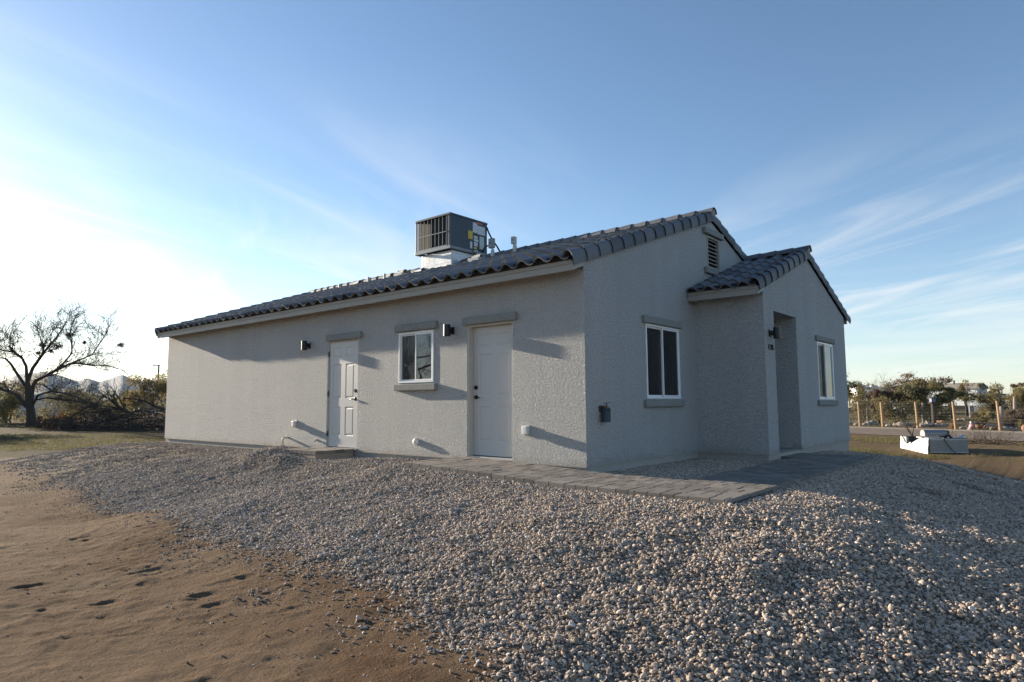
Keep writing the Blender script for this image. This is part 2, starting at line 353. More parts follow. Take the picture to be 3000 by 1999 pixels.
# ------------------------------------------------------------------ terrain
def rect_sd(x, y, x0, x1, y0, y1):
    dx = np.maximum(np.maximum(x0-x, x-x1), 0); dy = np.maximum(np.maximum(y0-y, y-y1), 0); return np.hypot(dx, dy)
FARZ = -.57
_a, _b = atd(2516, 1177, 38.4)[:2], atd(2925, 1175, 31.7)[:2]; _d = (_b-_a)/np.linalg.norm(_b-_a); _n = np.array([_d[1], -_d[0]]); _n = -_n if _n@fw0[:2] > 0 else _n
def road_off(x, y): return (x-_a[0])*_n[0]+(y-_a[1])*_n[1]
def gbase(x, y):
    d = np.minimum(rect_sd(x, y, -13.7, 1.3, -.5, 9.0), rect_sd(x, y, -2.4, 2.6, -1.3, 5.6))
    z = -.115+(FARZ-.05+.115)*sstep(.15, 4.6, d)
    z = z-.20*sstep(2.4, 5., x)*sstep(.5, 4.5, y)*(1-sstep(4.5, 8.5, d))-.22*sstep(6.2, 9.8, y)*sstep(-1.5, 2., x)*(1-sstep(4.5, 8.5, d))
    for (bx, by, bh, br) in ((-6.85, -.5, .17, .62), (-6.1, -1.2, .17, .55), (-5.3, -1.35, .07, .4), (-3.6, -.75, .10, .8), (-2.7, -1.35, .05, .55)):
        z = z+bh*np.exp(-((x-bx)**2+(y-by)**2)/br**2)
    zp_ = np.interp(x, [-2.4, -1.2, .4, 2.6], [.045, .005, -.062, -.078])-.05; wp = 1-sstep(.0, .75, rect_sd(x, y, -2.3, 2.48, -1.3, -.1)); z = z+(np.maximum(z, zp_)-z)*wp
    z = z-.13*sstep(2.2, 4.9, x)*(1-sstep(.5, 3., y))*(1-sstep(8, 14, d))
    return z+.05*sstep(9, 20, d)
GPOLY = np.array(GP)
def poly_sd(x, y, P):
    d = np.full(x.shape, 1e9); ins = np.zeros(x.shape, bool); n = len(P)
    for i in range(n):
        a = P[i]; b = P[(i+1) % n]; e = b-a; t = np.clip(((x-a[0])*e[0]+(y-a[1])*e[1])/(e@e), 0, 1)
        d = np.minimum(d, np.hypot(x-a[0]-t*e[0], y-a[1]-t*e[1]))
        c = ((a[1] > y) != (b[1] > y)) & (x < (b[0]-a[0])*(y-a[1])/(b[1]-a[1]+1e-12)+a[0]); ins ^= c
    return np.where(ins, d, -d)
def gmask(x, y):
    s = poly_sd(x, y, GPOLY)
    return s+1.1*fbm(x*.9, y*.9, 4)+.5*fbm(x*4, y*4, 2)
PRINTS = []
for i in range(64):     # shoe prints and scuffs in the sand
    if i < 55: x, y = rng.uniform(-5, 3.2), 0; y = -3.0-1.1*rng.random()*3.2
    else: x, y = rng.uniform(-12, 3), rng.uniform(-7.5, -2.2)
    PRINTS.append((x, y, rng.uniform(0, 6.28) if i % 3 else 2.5+rng.normal()*.3, rng.uniform(.10, .17), rng.uniform(.045, .07), rng.uniform(.002, .006)))
for (u, v, aw) in ((500, 1945, .2), (560, 1905, .5), (600, 1690, .3), (640, 1668, .1), (700, 1660, .25), (820, 1690, .6), (860, 1735, .3), (590, 1740, .2), (620, 1715, .4), (95, 1655, .5), (130, 1610, .1), (300, 1700, .3), (345, 1770, .6), (90, 1720, .2), (420, 1630, .35)):
    rd = FW+RTc*(u-1500)/FPX+UP2*(999.5-v)/FPX; q_ = CAM+rd*((-.44-CAM[2])/rd[2]); PRINTS.append((q_[0], q_[1], math.atan2(rt0[1], rt0[0])+aw, .15, .062, .0085))
def gdetail(x, y, gm):
    near = np.exp(-((x-1)**2+(y+5)**2)/16**2)
    inside = sstep(-.2, .6, gm)
    sand = .07*fbm(x*1.1, y*1.1, 3)+.03*fbm(x*3.1+9, y*2.3, 4)+.05*np.maximum(fbm(x*5.3+3, y*4.2, 4)-.02, 0)+.024*fbm(x*9+30, y*12, 4)+.06*sstep(.0, .16, fbm(x*.55+5, y*.55+8, 2))*np.maximum(fbm(x*6.5, y*8., 3)-.02, 0)+.035*np.maximum(fbm(x*1.6+70, y*1.3, 2), 0)*fbm(x*14, y*17, 3)
    U_ = x*rt0[0]+y*rt0[1]; V_ = x*fw0[0]+y*fw0[1]; sand = sand+.03*fbm(U_*.8+9, V_*4.2, 3)+.013*fbm(x*15+4, y*18, 3)
    sand = sand*(.44+.36*sstep(.5, -2.5, x)*sstep(-.12, .1, fbm(x*.5+2, y*.5, 2)))
    for (px, py, a, l, wd, dp) in PRINTS:
        ca, sa = math.cos(a), math.sin(a); m = (abs(x-px) < .45) & (abs(y-py) < .45)
        if not m.any(): continue
        X = (x[m]-px)*ca+(y[m]-py)*sa; Y = -(x[m]-px)*sa+(y[m]-py)*ca
        q = np.hypot(X/l, Y/(wd*(1+.25*np.sin(X/l*2.5)))); dz = -dp*(1-sstep(.35, 1.05, q))+dp*.55*np.exp(-((q-1.18)/.16)**2)
        sand[m] += dz*np.clip(.15+1.9*(fbm(x[m]*9+px*3, y[m]*9, 2)+.35), 0, 1.5)
    grv = -.02+.08*fbm(x*.75+40, y*.75, 3)+.065*fbm(x*2.2, y*2.2+11, 3)+.022*fbm(x*7, y*7, 2)
    hug = np.minimum(np.minimum(rect_sd(x, y, -13.7, 1.3, 0, 9.0), rect_sd(x, y, -2.4, 2.6, -1.35, 5.6)), rect_sd(x, y, -7.1, -5.1, -.65, .1))
    far = rect_sd(x, y, -14, 8, -9, 9)
    out = (sand*(1-inside)+grv*inside)*sstep(.02, .8, hug)*(1-.6*sstep(5, 30, far))
    ro = road_off(x, y); out = out*(1-sstep(-.8, .3, ro)*(1-sstep(8.6, 10.5, ro)))*(1-sstep(-11, -10, ro)*(1-sstep(-6, -5, ro)))
    return out
def gz(x, y):
    x = np.atleast_1d(np.asarray(x, float)); y = np.atleast_1d(np.asarray(y, float))
    return gbase(x, y)+gdetail(x, y, gmask(x, y))
def gz1(x, y): return float(gz(x, y)[0])
def axis(lo, hi, step, far):
    a = list(np.arange(lo, hi+1e-6, step)); s = step; v = hi; up = []
    while v < far: s *= 1.085; v += s; up.append(v)
    s = step; v = lo; dn = []
    while v > -far: s *= 1.085; v -= s; dn.append(v)
    return np.array(dn[::-1]+a+up)
xs = axis(-5., 6.2, .021, 14000); ys = axis(-7.2, -1.2, .021, 14000)
XX, YY = np.meshgrid(xs, ys, indexing='ij'); gm = gmask(XX, YY); ZZ = gbase(XX, YY)+gdetail(XX, YY, gm)
nx, ny = len(xs), len(ys); idx = np.arange(nx*ny).reshape(nx, ny)
F4 = np.stack([idx[:-1, :-1], idx[1:, :-1], idx[1:, 1:], idx[:-1, 1:]], -1).reshape(-1, 4)
me = mesh_np(np.stack([XX, YY, ZZ], -1).reshape(-1, 3), F4, 4)
def vattr(me, name, arr):
    a = me.attributes.new(name, 'FLOAT', 'POINT'); a.data.foreach_set('value', np.asarray(arr, np.float32).ravel())
vattr(me, 'gravel', sstep(-.15, .35, gm)*.97)
fd = rect_sd(XX, YY, -12, 6, -9, 4); vattr(me, 'far', sstep(.5, 6, fd))
vattr(me, 'left_shade', sstep(-13, -18, XX))  # mask of the shade painted into the far-left soil
vattr(me, 'green', sstep(3, 9, rect_sd(XX, YY, -13, 4, -9, 7))*np.where(XX > -3, .4, 1.))
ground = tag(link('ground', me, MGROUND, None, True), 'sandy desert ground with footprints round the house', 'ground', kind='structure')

# ------------------------------------------------------------------ gravel
def poisson_pts(n, x0, x1, y0, y1): return rng.uniform(x0, x1, n), rng.uniform(y0, y1, n)
area = 27*22; px, py = poisson_pts(int(area*3900), -16, 11, -10, 12)
dc = np.hypot(px-CAM[0], py-CAM[1]); dens = np.where(dc < 5.5, 3900., np.where(dc < 8, 3700, np.where(dc < 11, 3200, np.where(dc < 15, 2300, 900))))
vis = ((px-CAM[0])*fw0[0]+(py-CAM[1])*fw0[1]) > -.3
hs = (px > -13.66) & (px < -.02) & (py > -.0) & (py < 8.75) | (px > -.05) & (px < 1.25) & (py > 3.5) & (py < 8.75)
pth = (px > -2.32) & (px < 2.53) & (py > -1.31) & (py < .0) | (px > 1.44) & (px < 2.46) & (py > -1.2) & (py < 5.42) | (px > -7.02) & (px < -5.22) & (py > -.47) & (py < 0)
behind = (py > 9.5) & (px < -1) | (py > .5) & (px < -15)
keep = (rng.random(len(px)) < dens/3900) & vis & ~hs & ~pth & ~behind
px, py = px[keep], py[keep]; g = gmask(px, py); pr = sstep(-.9, .5, g)**2.4+.03*sstep(-1.8, -.2, g)+.006
k = rng.random(len(px)) < pr; px, py, g = px[k], py[k], g[k]
sz = np.exp(rng.normal(math.log(.0148), .42, len(px))); sz = np.clip(sz, .007, .042); dcc = np.hypot(px-CAM[0], py-CAM[1]); sz *= (1+.15*sstep(9, 15, dcc))*(.5+.5*sstep(-.8, .1, g))
pz = gbase(px, py)+gdetail(px, py, g)+sz*rng.uniform(-.25, .42, len(px))*(1-.6*sstep(5, 9, dcc))
gme = bpy.data.meshes.new('gravel'); gme.vertices.add(len(px)); gme.vertices.foreach_set('co', np.stack([px, py, pz], -1).astype(np.float32).ravel())
vattr(gme, 'size', sz); vattr(gme, 'tone', rng.random(len(px)))
ra = gme.attributes.new('rot', 'FLOAT_VECTOR', 'POINT'); ra.data.foreach_set('vector', np.stack([rng.normal(0, .45, len(px)), rng.normal(0, .45, len(px)), rng.uniform(0, 6.28, len(px))], -1).astype(np.float32).ravel())
va = gme.attributes.new('pick', 'INT', 'POINT'); va.data.foreach_set('value', rng.integers(0, 8, len(px)).astype(np.int32))
gravel = tag(link('gravel', gme, MSTONE), 'pale crushed gravel spread in a sloping bed round the house', 'gravel', kind='stuff')
gt = bpy.data.node_groups.new('scatter_stones', 'GeometryNodeTree'); gt.interface.new_socket('Geometry', in_out='INPUT', socket_type='NodeSocketGeometry'); gt.interface.new_socket('Geometry', in_out='OUTPUT', socket_type='NodeSocketGeometry')
gn = gt.nodes; gi = gn.new('NodeGroupInput'); go = gn.new('NodeGroupOutput'); GL = gt.links.new
g2i = gn.new('GeometryNodeGeometryToInstance')
shp = [(1.25, .92, .62), (1.0, .95, .75), (1.5, .85, .6), (1.1, 1., .55), (.95, .9, .85), (1.35, 1.05, .5), (1.15, .8, .8), (1.05, 1.05, .68)]
for i, s3 in enumerate(shp):
    ic = gn.new('GeometryNodeMeshIcoSphere'); ic.inputs['Radius'].default_value = .5; ic.inputs['Subdivisions'].default_value = 2
    sp = gn.new('GeometryNodeSetPosition'); nz = gn.new('ShaderNodeTexNoise'); nz.noise_dimensions = '4D'; nz.inputs['W'].default_value = i*3.7; nz.inputs['Scale'].default_value = 1.7; nz.inputs['Detail'].default_value = 1.5
    sb = gn.new('ShaderNodeVectorMath'); sb.operation = 'SUBTRACT'; sb.inputs[1].default_value = (.5, .5, .5); GL(nz.outputs['Color'], sb.inputs[0])
    sc_ = gn.new('ShaderNodeVectorMath'); sc_.operation = 'SCALE'; sc_.inputs['Scale'].default_value = .75; GL(sb.outputs[0], sc_.inputs[0]); GL(sc_.outputs[0], sp.inputs['Offset']); GL(ic.outputs['Mesh'], sp.inputs['Geometry'])
    tr = gn.new('GeometryNodeTransform'); tr.inputs['Scale'].default_value = s3; GL(sp.outputs[0], tr.inputs['Geometry']); GL(tr.outputs[0], g2i.inputs[0])
def nattr(name, typ):
    n = gn.new('GeometryNodeInputNamedAttribute'); n.data_type = typ; n.inputs['Name'].default_value = name; return n.outputs[0]
iop = gn.new('GeometryNodeInstanceOnPoints'); GL(gi.outputs[0], iop.inputs['Points']); GL(g2i.outputs[0], iop.inputs['Instance']); iop.inputs['Pick Instance'].default_value = True
GL(nattr('pick', 'INT'), iop.inputs['Instance Index']); GL(nattr('size', 'FLOAT'), iop.inputs['Scale'])
e2r = gn.new('FunctionNodeEulerToRotation'); GL(nattr('rot', 'FLOAT_VECTOR'), e2r.inputs[0]); GL(e2r.outputs[0], iop.inputs['Rotation'])
smt = gn.new('GeometryNodeSetMaterial'); smt.inputs['Material'].default_value = MSTONE; GL(iop.outputs[0], smt.inputs[0]); GL(smt.outputs[0], go.inputs[0])
md = gravel.modifiers.new('stones', 'NODES'); md.node_group = gt
# ------------------------------------------------------------------ house
def ray(u, v): return FW+RTc*(u-1500)/FPX+UP2*(999.5-v)/FPX
def atx(u, v, x): r = ray(u, v); return CAM+r*(x-CAM[0])/r[0]
def aty(u, v, y): r = ray(u, v); return CAM+r*(y-CAM[1])/r[1]
L_, W_, PX_ = 13.647, 8.732, 1.2295
house = empty('stucco_house', (-6.8, 4.4, 0), 'single storey grey stucco house with dark tile roof, white doors and windows', 'house')
HO = np.array([-6.8, 4.4, 0.])
def hp(name, mb, mat, parent=None, **k):      # house part, geometry given in site coordinates
    o = mb.build(name, mat, None, **k)
    o.data.transform(Matrix.Translation(-Vector(HO))); o.parent = parent or house
    return o
def panel(mb, P, u0, u1, z0, top, holes, depth, breaks=()):
    """wall face; P(u, z, d) gives the point, d = depth behind the face"""
    us = sorted({u0, u1, *breaks, *[h[0] for h in holes], *[h[1] for h in holes]}); zs = sorted({z0, *[h[2] for h in holes], *[h[3] for h in holes]})
    for a, b in zip(us[:-1], us[1:]):
        for i, za in enumerate(zs):
            last = i == len(zs)-1; zb = None if last else zs[i+1]
            m = (a+b)/2; zm = za+.001 if last else (za+zb)/2
            if any(h[0] < m < h[1] and h[2] <= zm < h[3] for h in holes): continue
            if last: mb.add([P(a, za, 0), P(b, za, 0), P(b, top(b), 0), P(a, top(a), 0)], [(0, 1, 2, 3)])
            else: mb.add([P(a, za, 0), P(b, za, 0), P(b, zb, 0), P(a, zb, 0)], [(0, 1, 2, 3)])
    for (a, b, c, d) in holes:
        for (p, q) in (((a, c), (a, d)), ((b, d), (b, c)), ((a, d), (b, d)), ((b, c), (a, c))):
            mb.add([P(*p, 0), P(*q, 0), P(*q, depth), P(*p, depth)], [(0, 1, 2, 3)])
gab = lambda y: 2.86+.335*min(y, 2*4.413-y)
pgab = lambda y: 2.775+.355*min(y-3.5417, 8.732-y)
D1 = (-6.1275, -5.135, .0, 2.112); D2 = (-2.2687, -1.301, .0, 2.12); W1 = (-3.954, -3.0475, 1.2334, 2.1232)
W2 = (1.7112, 2.8753, .9286, 2.1285); W3 = (6.5097, 7.6353, .9095, 2.0868); VT = (4.17, 4.74, 3.415, 4.03); EN = (4.0302, 5.2499, .0, 2.4485)
wl = MB()
panel(wl, lambda u, z, d: (u, d, z), -L_, 0, 0, lambda u: 2.93, [D1, D2, W1], .15)
panel(wl, lambda u, z, d: (-d, u, z), 0, 3.5417, 0, gab, [W2], .15)
panel(wl, lambda u, z, d: (-d, u, z), 3.5417, 4.95, 2.3, gab, [VT], .1, (4.413,)); panel(wl, lambda u, z, d: (-d, u, z), 4.95, W_, 2.3, gab, [], .1)
panel(wl, lambda u, z, d: (u, 3.5417+d, z), 0, PX_, 0, lambda u: 2.80, [], .1)
panel(wl, lambda u, z, d: (PX_-d, u, z), 3.5417, W_, 0, pgab, [EN, W3], .15, (6.137,))
panel(wl, lambda u, z, d: (-L_+d, u, z), 0, W_, 0, gab, [], .1, (4.413,))
panel(wl, lambda u, z, d: (u, W_-d, z), -L_, PX_, 0, lambda u: 2.8, [], .1)
a, b, c, d = EN      # entry alcove
for q in ([(PX_-.15, b, 0), (.02, b, 0), (.02, b, d), (PX_-.15, b, d)], [(PX_-.15, a, 0), (.02, a, 0), (.02, a, d), (PX_-.15, a, d)], [(PX_-.15, a, d), (.02, a, d), (.02, b, d), (PX_-.15, b, d)], [(.02, a, 0), (.02, b, 0), (.02, b, d), (.02, a, d)]):
    wl.add(q, [(0, 1, 2, 3)])
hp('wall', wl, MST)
ft = MB(); k = .022
ft.add([(-L_+k, k, -.9), (-k, k, -.9), (-k, 3.5417+k, -.9), (PX_-k, 3.5417+k, -.9), (PX_-k, W_-k, -.9), (-L_+k, W_-k, -.9)]+[(-L_+k, k, -.003), (-k, k, -.003), (-k, 3.5417+k, -.003), (PX_-k, 3.5417+k, -.003), (PX_-k, W_-k, -.003), (-L_+k, W_-k, -.003)],
       [(i, (i+1) % 6, 6+(i+1) % 6, 6+i) for i in range(6)]+[tuple(range(6, 12))])
hp('footing', ft, MFOOT)
scr = MB(); t = .004                 # weep screed under the stucco
for p, q in (((-L_, 0), (0, 0)), ((0, 0), (0, 3.54)), ((0, 3.5417), (PX_, 3.5417)), ((PX_, 3.5417), (PX_, 4.03)), ((PX_, 5.25), (PX_, W_))):
    scr.box((min(p[0], q[0])-t, min(p[1], q[1])-t, -.014), (max(p[0], q[0])+t*.5, max(p[1], q[1])+t*.5, -.001))
hp('weep_screed', scr, MFOOT)
def trimbar(name, a, b, mat=MTRIM): return hp(name, MB().box(a, b), mat, bevel=.014, seg=3)
for (x0, x1, z0, z1) in ((-6.131, -5.005, 2.114, 2.238), (-2.335, -1.205, 2.124, 2.245), (-4.018, -2.95, 2.136, 2.262)): trimbar('lintel', (x0, -.062, z0), (x1, .004, z1))
trimbar('sill', (-4.022, -.066, 1.098), (-2.957, .004, 1.211))
trimbar('lintel', (-.004, 1.602, 2.131), (.06, 2.918, 2.247)); trimbar('sill', (-.004, 1.606, .80), (.062, 2.926, .91))
trimbar('lintel', (PX_-.004, 6.40, 2.10), (PX_+.05, 7.73, 2.205)); trimbar('sill', (PX_-.004, 6.38, .79), (PX_+.05, 7.75, .895))
trimbar('lintel', (-.004, 3.99, 4.045), (.07, 4.86, 4.16)); trimbar('sill', (-.004, 4.02, 3.29), (.06, 4.84, 3.405))
# gable vent
vf = MB(); y0, y1, z0, z1 = VT
vf.box((-.06, y0+.003, z0+.002), (.012, y0+.035, z1-.002)).box((-.06, y1-.035, z0+.002), (.012, y1-.003, z1-.002))
vf.box((-.06, y0+.035, z0+.002), (.012, y1-.035, z0+.03)).box((-.06, y0+.035, z1-.03), (.012, y1-.035, z1-.002))
v_ = hp('gable_vent', vf, MFASC)
ls = MB()
for i in range(8):
    zc = z0+.04+i*(z1-z0-.06)/7.4; ls.obox((-.03, (y0+y1)/2, zc), (.028, 0, -.022), (0, (y1-y0)/2-.036, 0), (.004, 0, .005))
hp('louvre', ls, MFASC, v_); hp('vent_backing', MB().box((-.11, y0+.002, z0+.002), (-.08, y1-.002, z1-.002)), MDARK, v_)
# windows
def window(P, u0, u1, z0, z1, screen_left, curtain):
    """P(u, z, d): d>0 goes into the wall"""
    def bx(mb, a, b, c, d, d0, d1):
        vs = [P(a, c, d0), P(b, c, d0), P(b, d, d0), P(a, d, d0), P(a, c, d1), P(b, c, d1), P(b, d, d1), P(a, d, d1)]
        return mb.add(vs, [(0, 1, 2, 3), (7, 6, 5, 4), (0, 4, 5, 1), (1, 5, 6, 2), (2, 6, 7, 3), (3, 7, 4, 0)])
    g = .003; u0 += g; u1 -= g; z0 += g; z1 -= g; f = .031; m = (u0+u1)/2
    fr = MB(); bx(fr, u0, u0+f, z0, z1, -.012, .06); bx(fr, u1-f, u1, z0, z1, -.012, .06); bx(fr, u0+f, u1-f, z0, z0+f, -.012, .06); bx(fr, u0+f, u1-f, z1-f, z1, -.012, .06)
    w_ = hp('window', fr, MVINYL)
    for (a, b, s) in ((u0+f+.002, m+.018, 0), (m-.018, u1-f-.002, 1)):
        d0 = .024 if s == 0 else -.004; sf = .025; sm = MB(); zb, zt = z0+f+.002, z1-f-.002
        bx(sm, a, a+sf, zb, zt, d0, d0+.024); bx(sm, b-sf, b, zb, zt, d0, d0+.024); bx(sm, a+sf, b-sf, zb, zb+sf, d0, d0+.024); bx(sm, a+sf, b-sf, zt-sf, zt, d0, d0+.024)
        hp('sash', sm, MVINYL, w_)
        dd = d0+.012; pm = MB().add([P(a+sf, zb+sf, dd), P(b-sf, zb+sf, dd), P(b-sf, zt-sf, dd), P(a+sf, zt-sf, dd)], [(0, 1, 2, 3)])
        hp('pane', pm, MGLASS, w_)
        if s == 0 and screen_left:
            hp('insect_screen', MB().add([P(a+sf, zb+sf, dd-.02), P(b-sf, zb+sf, dd-.02), P(b-sf, zt-sf, dd-.02), P(a+sf, zt-sf, dd-.02)], [(0, 1, 2, 3)]), MSCREEN, w_)
    if curtain:
        cm = MB(); n = 40; vs = []
        ua, ub = curtain
        for i in range(n+1):
            u = ua+(ub-ua)*i/n; dq = .16+.02*math.sin(i*1.3)
            vs += [P(u, z0-.05, dq), P(u, z1+.02, dq)]
        cm.add(vs, [(2*i, 2*i+2, 2*i+3, 2*i+1) for i in range(n)]); hp('curtain', cm, MCURT, w_, smooth=True)
    return w_
window(lambda u, z, d: (u, d, z), *W1, True, (-3.9, -3.5))
window(lambda u, z, d: (-d, u, z), *W2, False, None)
window(lambda u, z, d: (PX_-d, u, z), *W3, True, None)
# doors
def door(x0, x1, yf, jl, hinge_left, z0=.056, z1=2.088):
    fr = MB(); h = (D1 if x0 < -4 else D2); g = .002
    fr.box((h[0]+g, .004, h[2]+.002), (x0-.003, .148, z1+.004)); fr.box((x1+.003, .004, h[2]+.002), (h[1]-g, .148, z1+.004)); fr.box((h[0]+g, .004, z1+.004), (h[1]-g, .148, h[3]-g))
    dr = hp('door', fr, MJAMB)
    lf = MB(); cols = [(.125, .40), (.535, .81)]; rows = [(.215, .77), (.93, 1.60), (1.72, 1.92)]
    wdt = x1-x0; sc_ = wdt/.935; holes = [(x0+a*sc_, x0+b*sc_, z0+c, z0+d) for a, b in cols for c, d in rows]
    P = lambda u, z, d: (u, yf+d, z)
    us = sorted({x0, x1, *[q for hh in holes for q in hh[:2]]}); zs = sorted({z0, z1, *[q for hh in holes for q in hh[2:]]})
    for a, b in zip(us[:-1], us[1:]):
        for c, d in zip(zs[:-1], zs[1:]):
            if any(hh[0] < (a+b)/2 < hh[1] and hh[2] < (c+d)/2 < hh[3] for hh in holes): continue
            lf.add([P(a, c, 0), P(b, c, 0), P(b, d, 0), P(a, d, 0)], [(0, 1, 2, 3)])
    for (a, b, c, d) in holes:
        rings = [(0, 0), (.012, .0065), (.03, .0065), (.045, .0015)]
        for (i0, d0), (i1, d1) in zip(rings[:-1], rings[1:]):
            o = [P(a+i0, c+i0, d0), P(b-i0, c+i0, d0), P(b-i0, d-i0, d0), P(a+i0, d-i0, d0)]; n_ = [P(a+i1, c+i1, d1), P(b-i1, c+i1, d1), P(b-i1, d-i1, d1), P(a+i1, d-i1, d1)]
            lf.add(o+n_, [(k, (k+1) % 4, 4+(k+1) % 4, 4+k) for k in range(4)])
        i1, d1 = rings[-1]; lf.add([P(a+i1, c+i1, d1), P(b-i1, c+i1, d1), P(b-i1, d-i1, d1), P(a+i1, d-i1, d1)], [(0, 1, 2, 3)])
    lf.add([P(x0, z0, 0), P(x0, z1, 0), P(x0, z1, .044), P(x0, z0, .044)], [(0, 1, 2, 3)]); lf.add([P(x1, z0, 0), P(x1, z1, 0), P(x1, z1, .044), P(x1, z0, .044)], [(0, 1, 2, 3)]); lf.add([P(x0, z0, .044), P(x1, z0, .044), P(x1, z1, .044), P(x0, z1, .044)], [(0, 1, 2, 3)])
    hp('door_leaf', lf, MDOOR, dr)
    hx = x1-.065 if hinge_left else x0+.065; s = -1 if hinge_left else 1; ax = [(1, 0, 0), (0, 0, 1), (0, -1, 0)]
    hm = MB().lathe([(.034, -.002), (.034, .012), (.024, .02), (.011, .022), (.011, .055)], 20, (hx, yf, .97), ax); hm.tube([(hx, yf-.05, .97), (hx+s*.05, yf-.056, .968), (hx+s*.115, yf-.05, .962)], [.011, .009, .007], 8)
    hp('handle', hm, MBRONZE, dr, smooth=True); hp('deadbolt', MB().lathe([(.034, -.002), (.034, .018), (.026, .026), (.0255, .03)], 20, (hx, yf, 1.125), ax), MBRONZE, dr)
    if hinge_left:
        for zc in (.30, 1.08, 1.86): hp('hinge', MB().lathe([(.011, -.055), (.011, .055)], 8, (x0-.004, yf-.010, zc)).box((x0-.028, .001, zc-.05), (x0-.006, .0035, zc+.05)), MBRONZE, dr)
    hp('threshold', MB().box((h[0]+g, -.02 if hinge_left else .02, .012), (h[1]-g, .146, .046)), MALU, dr)
door(-6.098, -5.165, .028, None, True); door(-2.236, -1.333, .112, None, False)
ed = hp('entry_door', MB().box((.024, 4.17, .04), (.07, 5.11, 2.08)), MDOOR, bevel=.004); hp('handle', MB().lathe([(.03, 0), (.03, .05)], 14, (.07, 5.03, .97), [(0, 1, 0), (0, 0, 1), (1, 0, 0)]), MBRONZE, ed)
# fascia and soffit
fa = MB()
for (x0, x1, y, za, zb, s) in ((-L_-.03, -.002, -.273, 2.684, 2.826, 1), (.012, PX_+.012, 3.27, 2.652, 2.80, 1), (-L_-.03, -.002, W_+.273, 2.684, 2.826, -1), (.012, PX_+.012, W_+.235, 2.652, 2.80, -1)):
    fa.box((x0, min(y, y+s*.04), za), (x1, max(y, y+s*.04), zb-.055)); fa.box((x0, min(y-s*.012, y+s*.04), zb-.053), (x1, max(y-s*.012, y+s*.04), zb))
    ye = {-.273: 0, 3.27: 3.5417, W_+.273: W_, W_+.235: W_}[y]
    fa.add([(x0, y+s*.02, za+.02), (x1, y+s*.02, za+.02), (x1, ye, za+.05), (x0, ye, za+.05)], [(0, 1, 2, 3)])
def rtn(x0, x1, y0, y1, za, zb, m):    # raked fascia return at the gable end
    fa.add([(x0, y0, za), (x1, y0, za), (x1, y1, za+m*(y1-y0)), (x0, y1, za+m*(y1-y0)), (x0, y0, zb), (x1, y0, zb), (x1, y1, zb+m*(y1-y0)), (x0, y1, zb+m*(y1-y0))], [(0, 3, 2, 1), (4, 5, 6, 7), (0, 1, 5, 4), (1, 2, 6, 5), (2, 3, 7, 6), (3, 0, 4, 7)])
rtn(0, .018, -.285, .0, 2.684, 2.80, .335); rtn(PX_+.014, PX_+.03, 3.258, 3.5417, 2.652, 2.78, .355); rtn(-L_-.05, -L_-.032, -.285, .0, 2.684, 2.80, .335)

rf = hp('roof', MB().add([(-L_, -.25, 2.83), (0, -.25, 2.83), (0, 4.413, 4.40), (-L_, 4.413, 4.40), (-L_, W_+.25, 2.83), (0, W_+.25, 2.83)], [(0, 1, 2, 3), (3, 2, 5, 4)]).add([(0, 3.30, 2.78), (PX_, 3.30, 2.78), (PX_, 6.11, 3.77), (0, 6.11, 3.77), (0, W_+.2, 2.78), (PX_, W_+.2, 2.78)], [(0, 1, 2, 3), (3, 2, 5, 4)]), MDARK)
hp('fascia', fa, MFASC, rf)
# tiles
class TB:
    def __init__(s): s.v = []; s.q = []; s.t = []; s.l = []
    def grid(s, rows, tone, lips):
        b = len(s.v); n = len(rows[0])
        for r_, lp in zip(rows, lips):
            s.v += [tuple(p) for p in r_]; s.t += [tone]*n; s.l += [lp]*n
        return b, n
    def build(s, name, parent):
        me = mesh_np(np.array(s.v)-HO, s.q, 4); vattr(me, 'tone', s.t); vattr(me, 'lip', s.l); return link(name, me, MTILE, parent, True)
def profile(n=11):
    o = []
    for i in range(n):
        f = i/(n-1)
        h = .069*max(0, math.sin(math.pi*f/.62))**.75 if f < .62 else -.014*math.sin(math.pi*(f-.62)/.38)
        o.append((f, h))
    return o
PROF = profile()
def tile_field(tb, O, e, Ltot, s, slen, n, expo=.36):
    O, e, s, n = (np.array(q, float) for q in (O, e, s, n)); nc = max(1, round(Ltot/.305)); pw = Ltot/nc; nr = int(math.ceil(slen/expo))
    for r_ in range(nr):
        s0 = r_*expo; s1 = min(s0+expo+.05, slen)
        if s1-s0 < .05: continue
        for c_ in range(nc):
            j = rng.normal(0, .004); dn = rng.normal(0, .003); tone = rng.random(); tw = rng.normal(0, .006)
            lo = []; up = []; lb = []
            for f, h in PROF:
                base = O+e*(c_+f)*pw; sl = s0+j+tw*(f-.5)
                lo.append(base+s*sl+n*(h+.030+dn)); up.append(base+s*s1+n*(h*.97+.001)); lb.append(base+s*sl+n*(h+.006+dn))
            b, m = tb.grid([lo, up, [p-s*.0005 for p in lo], lb], tone, [0, 0, 1, 1])
            for i in range(m-1):
                tb.q.append((b+i, b+i+1, b+m+i+1, b+m+i)); tb.q.append((b+3*m+i, b+3*m+i+1, b+2*m+i+1, b+2*m+i))
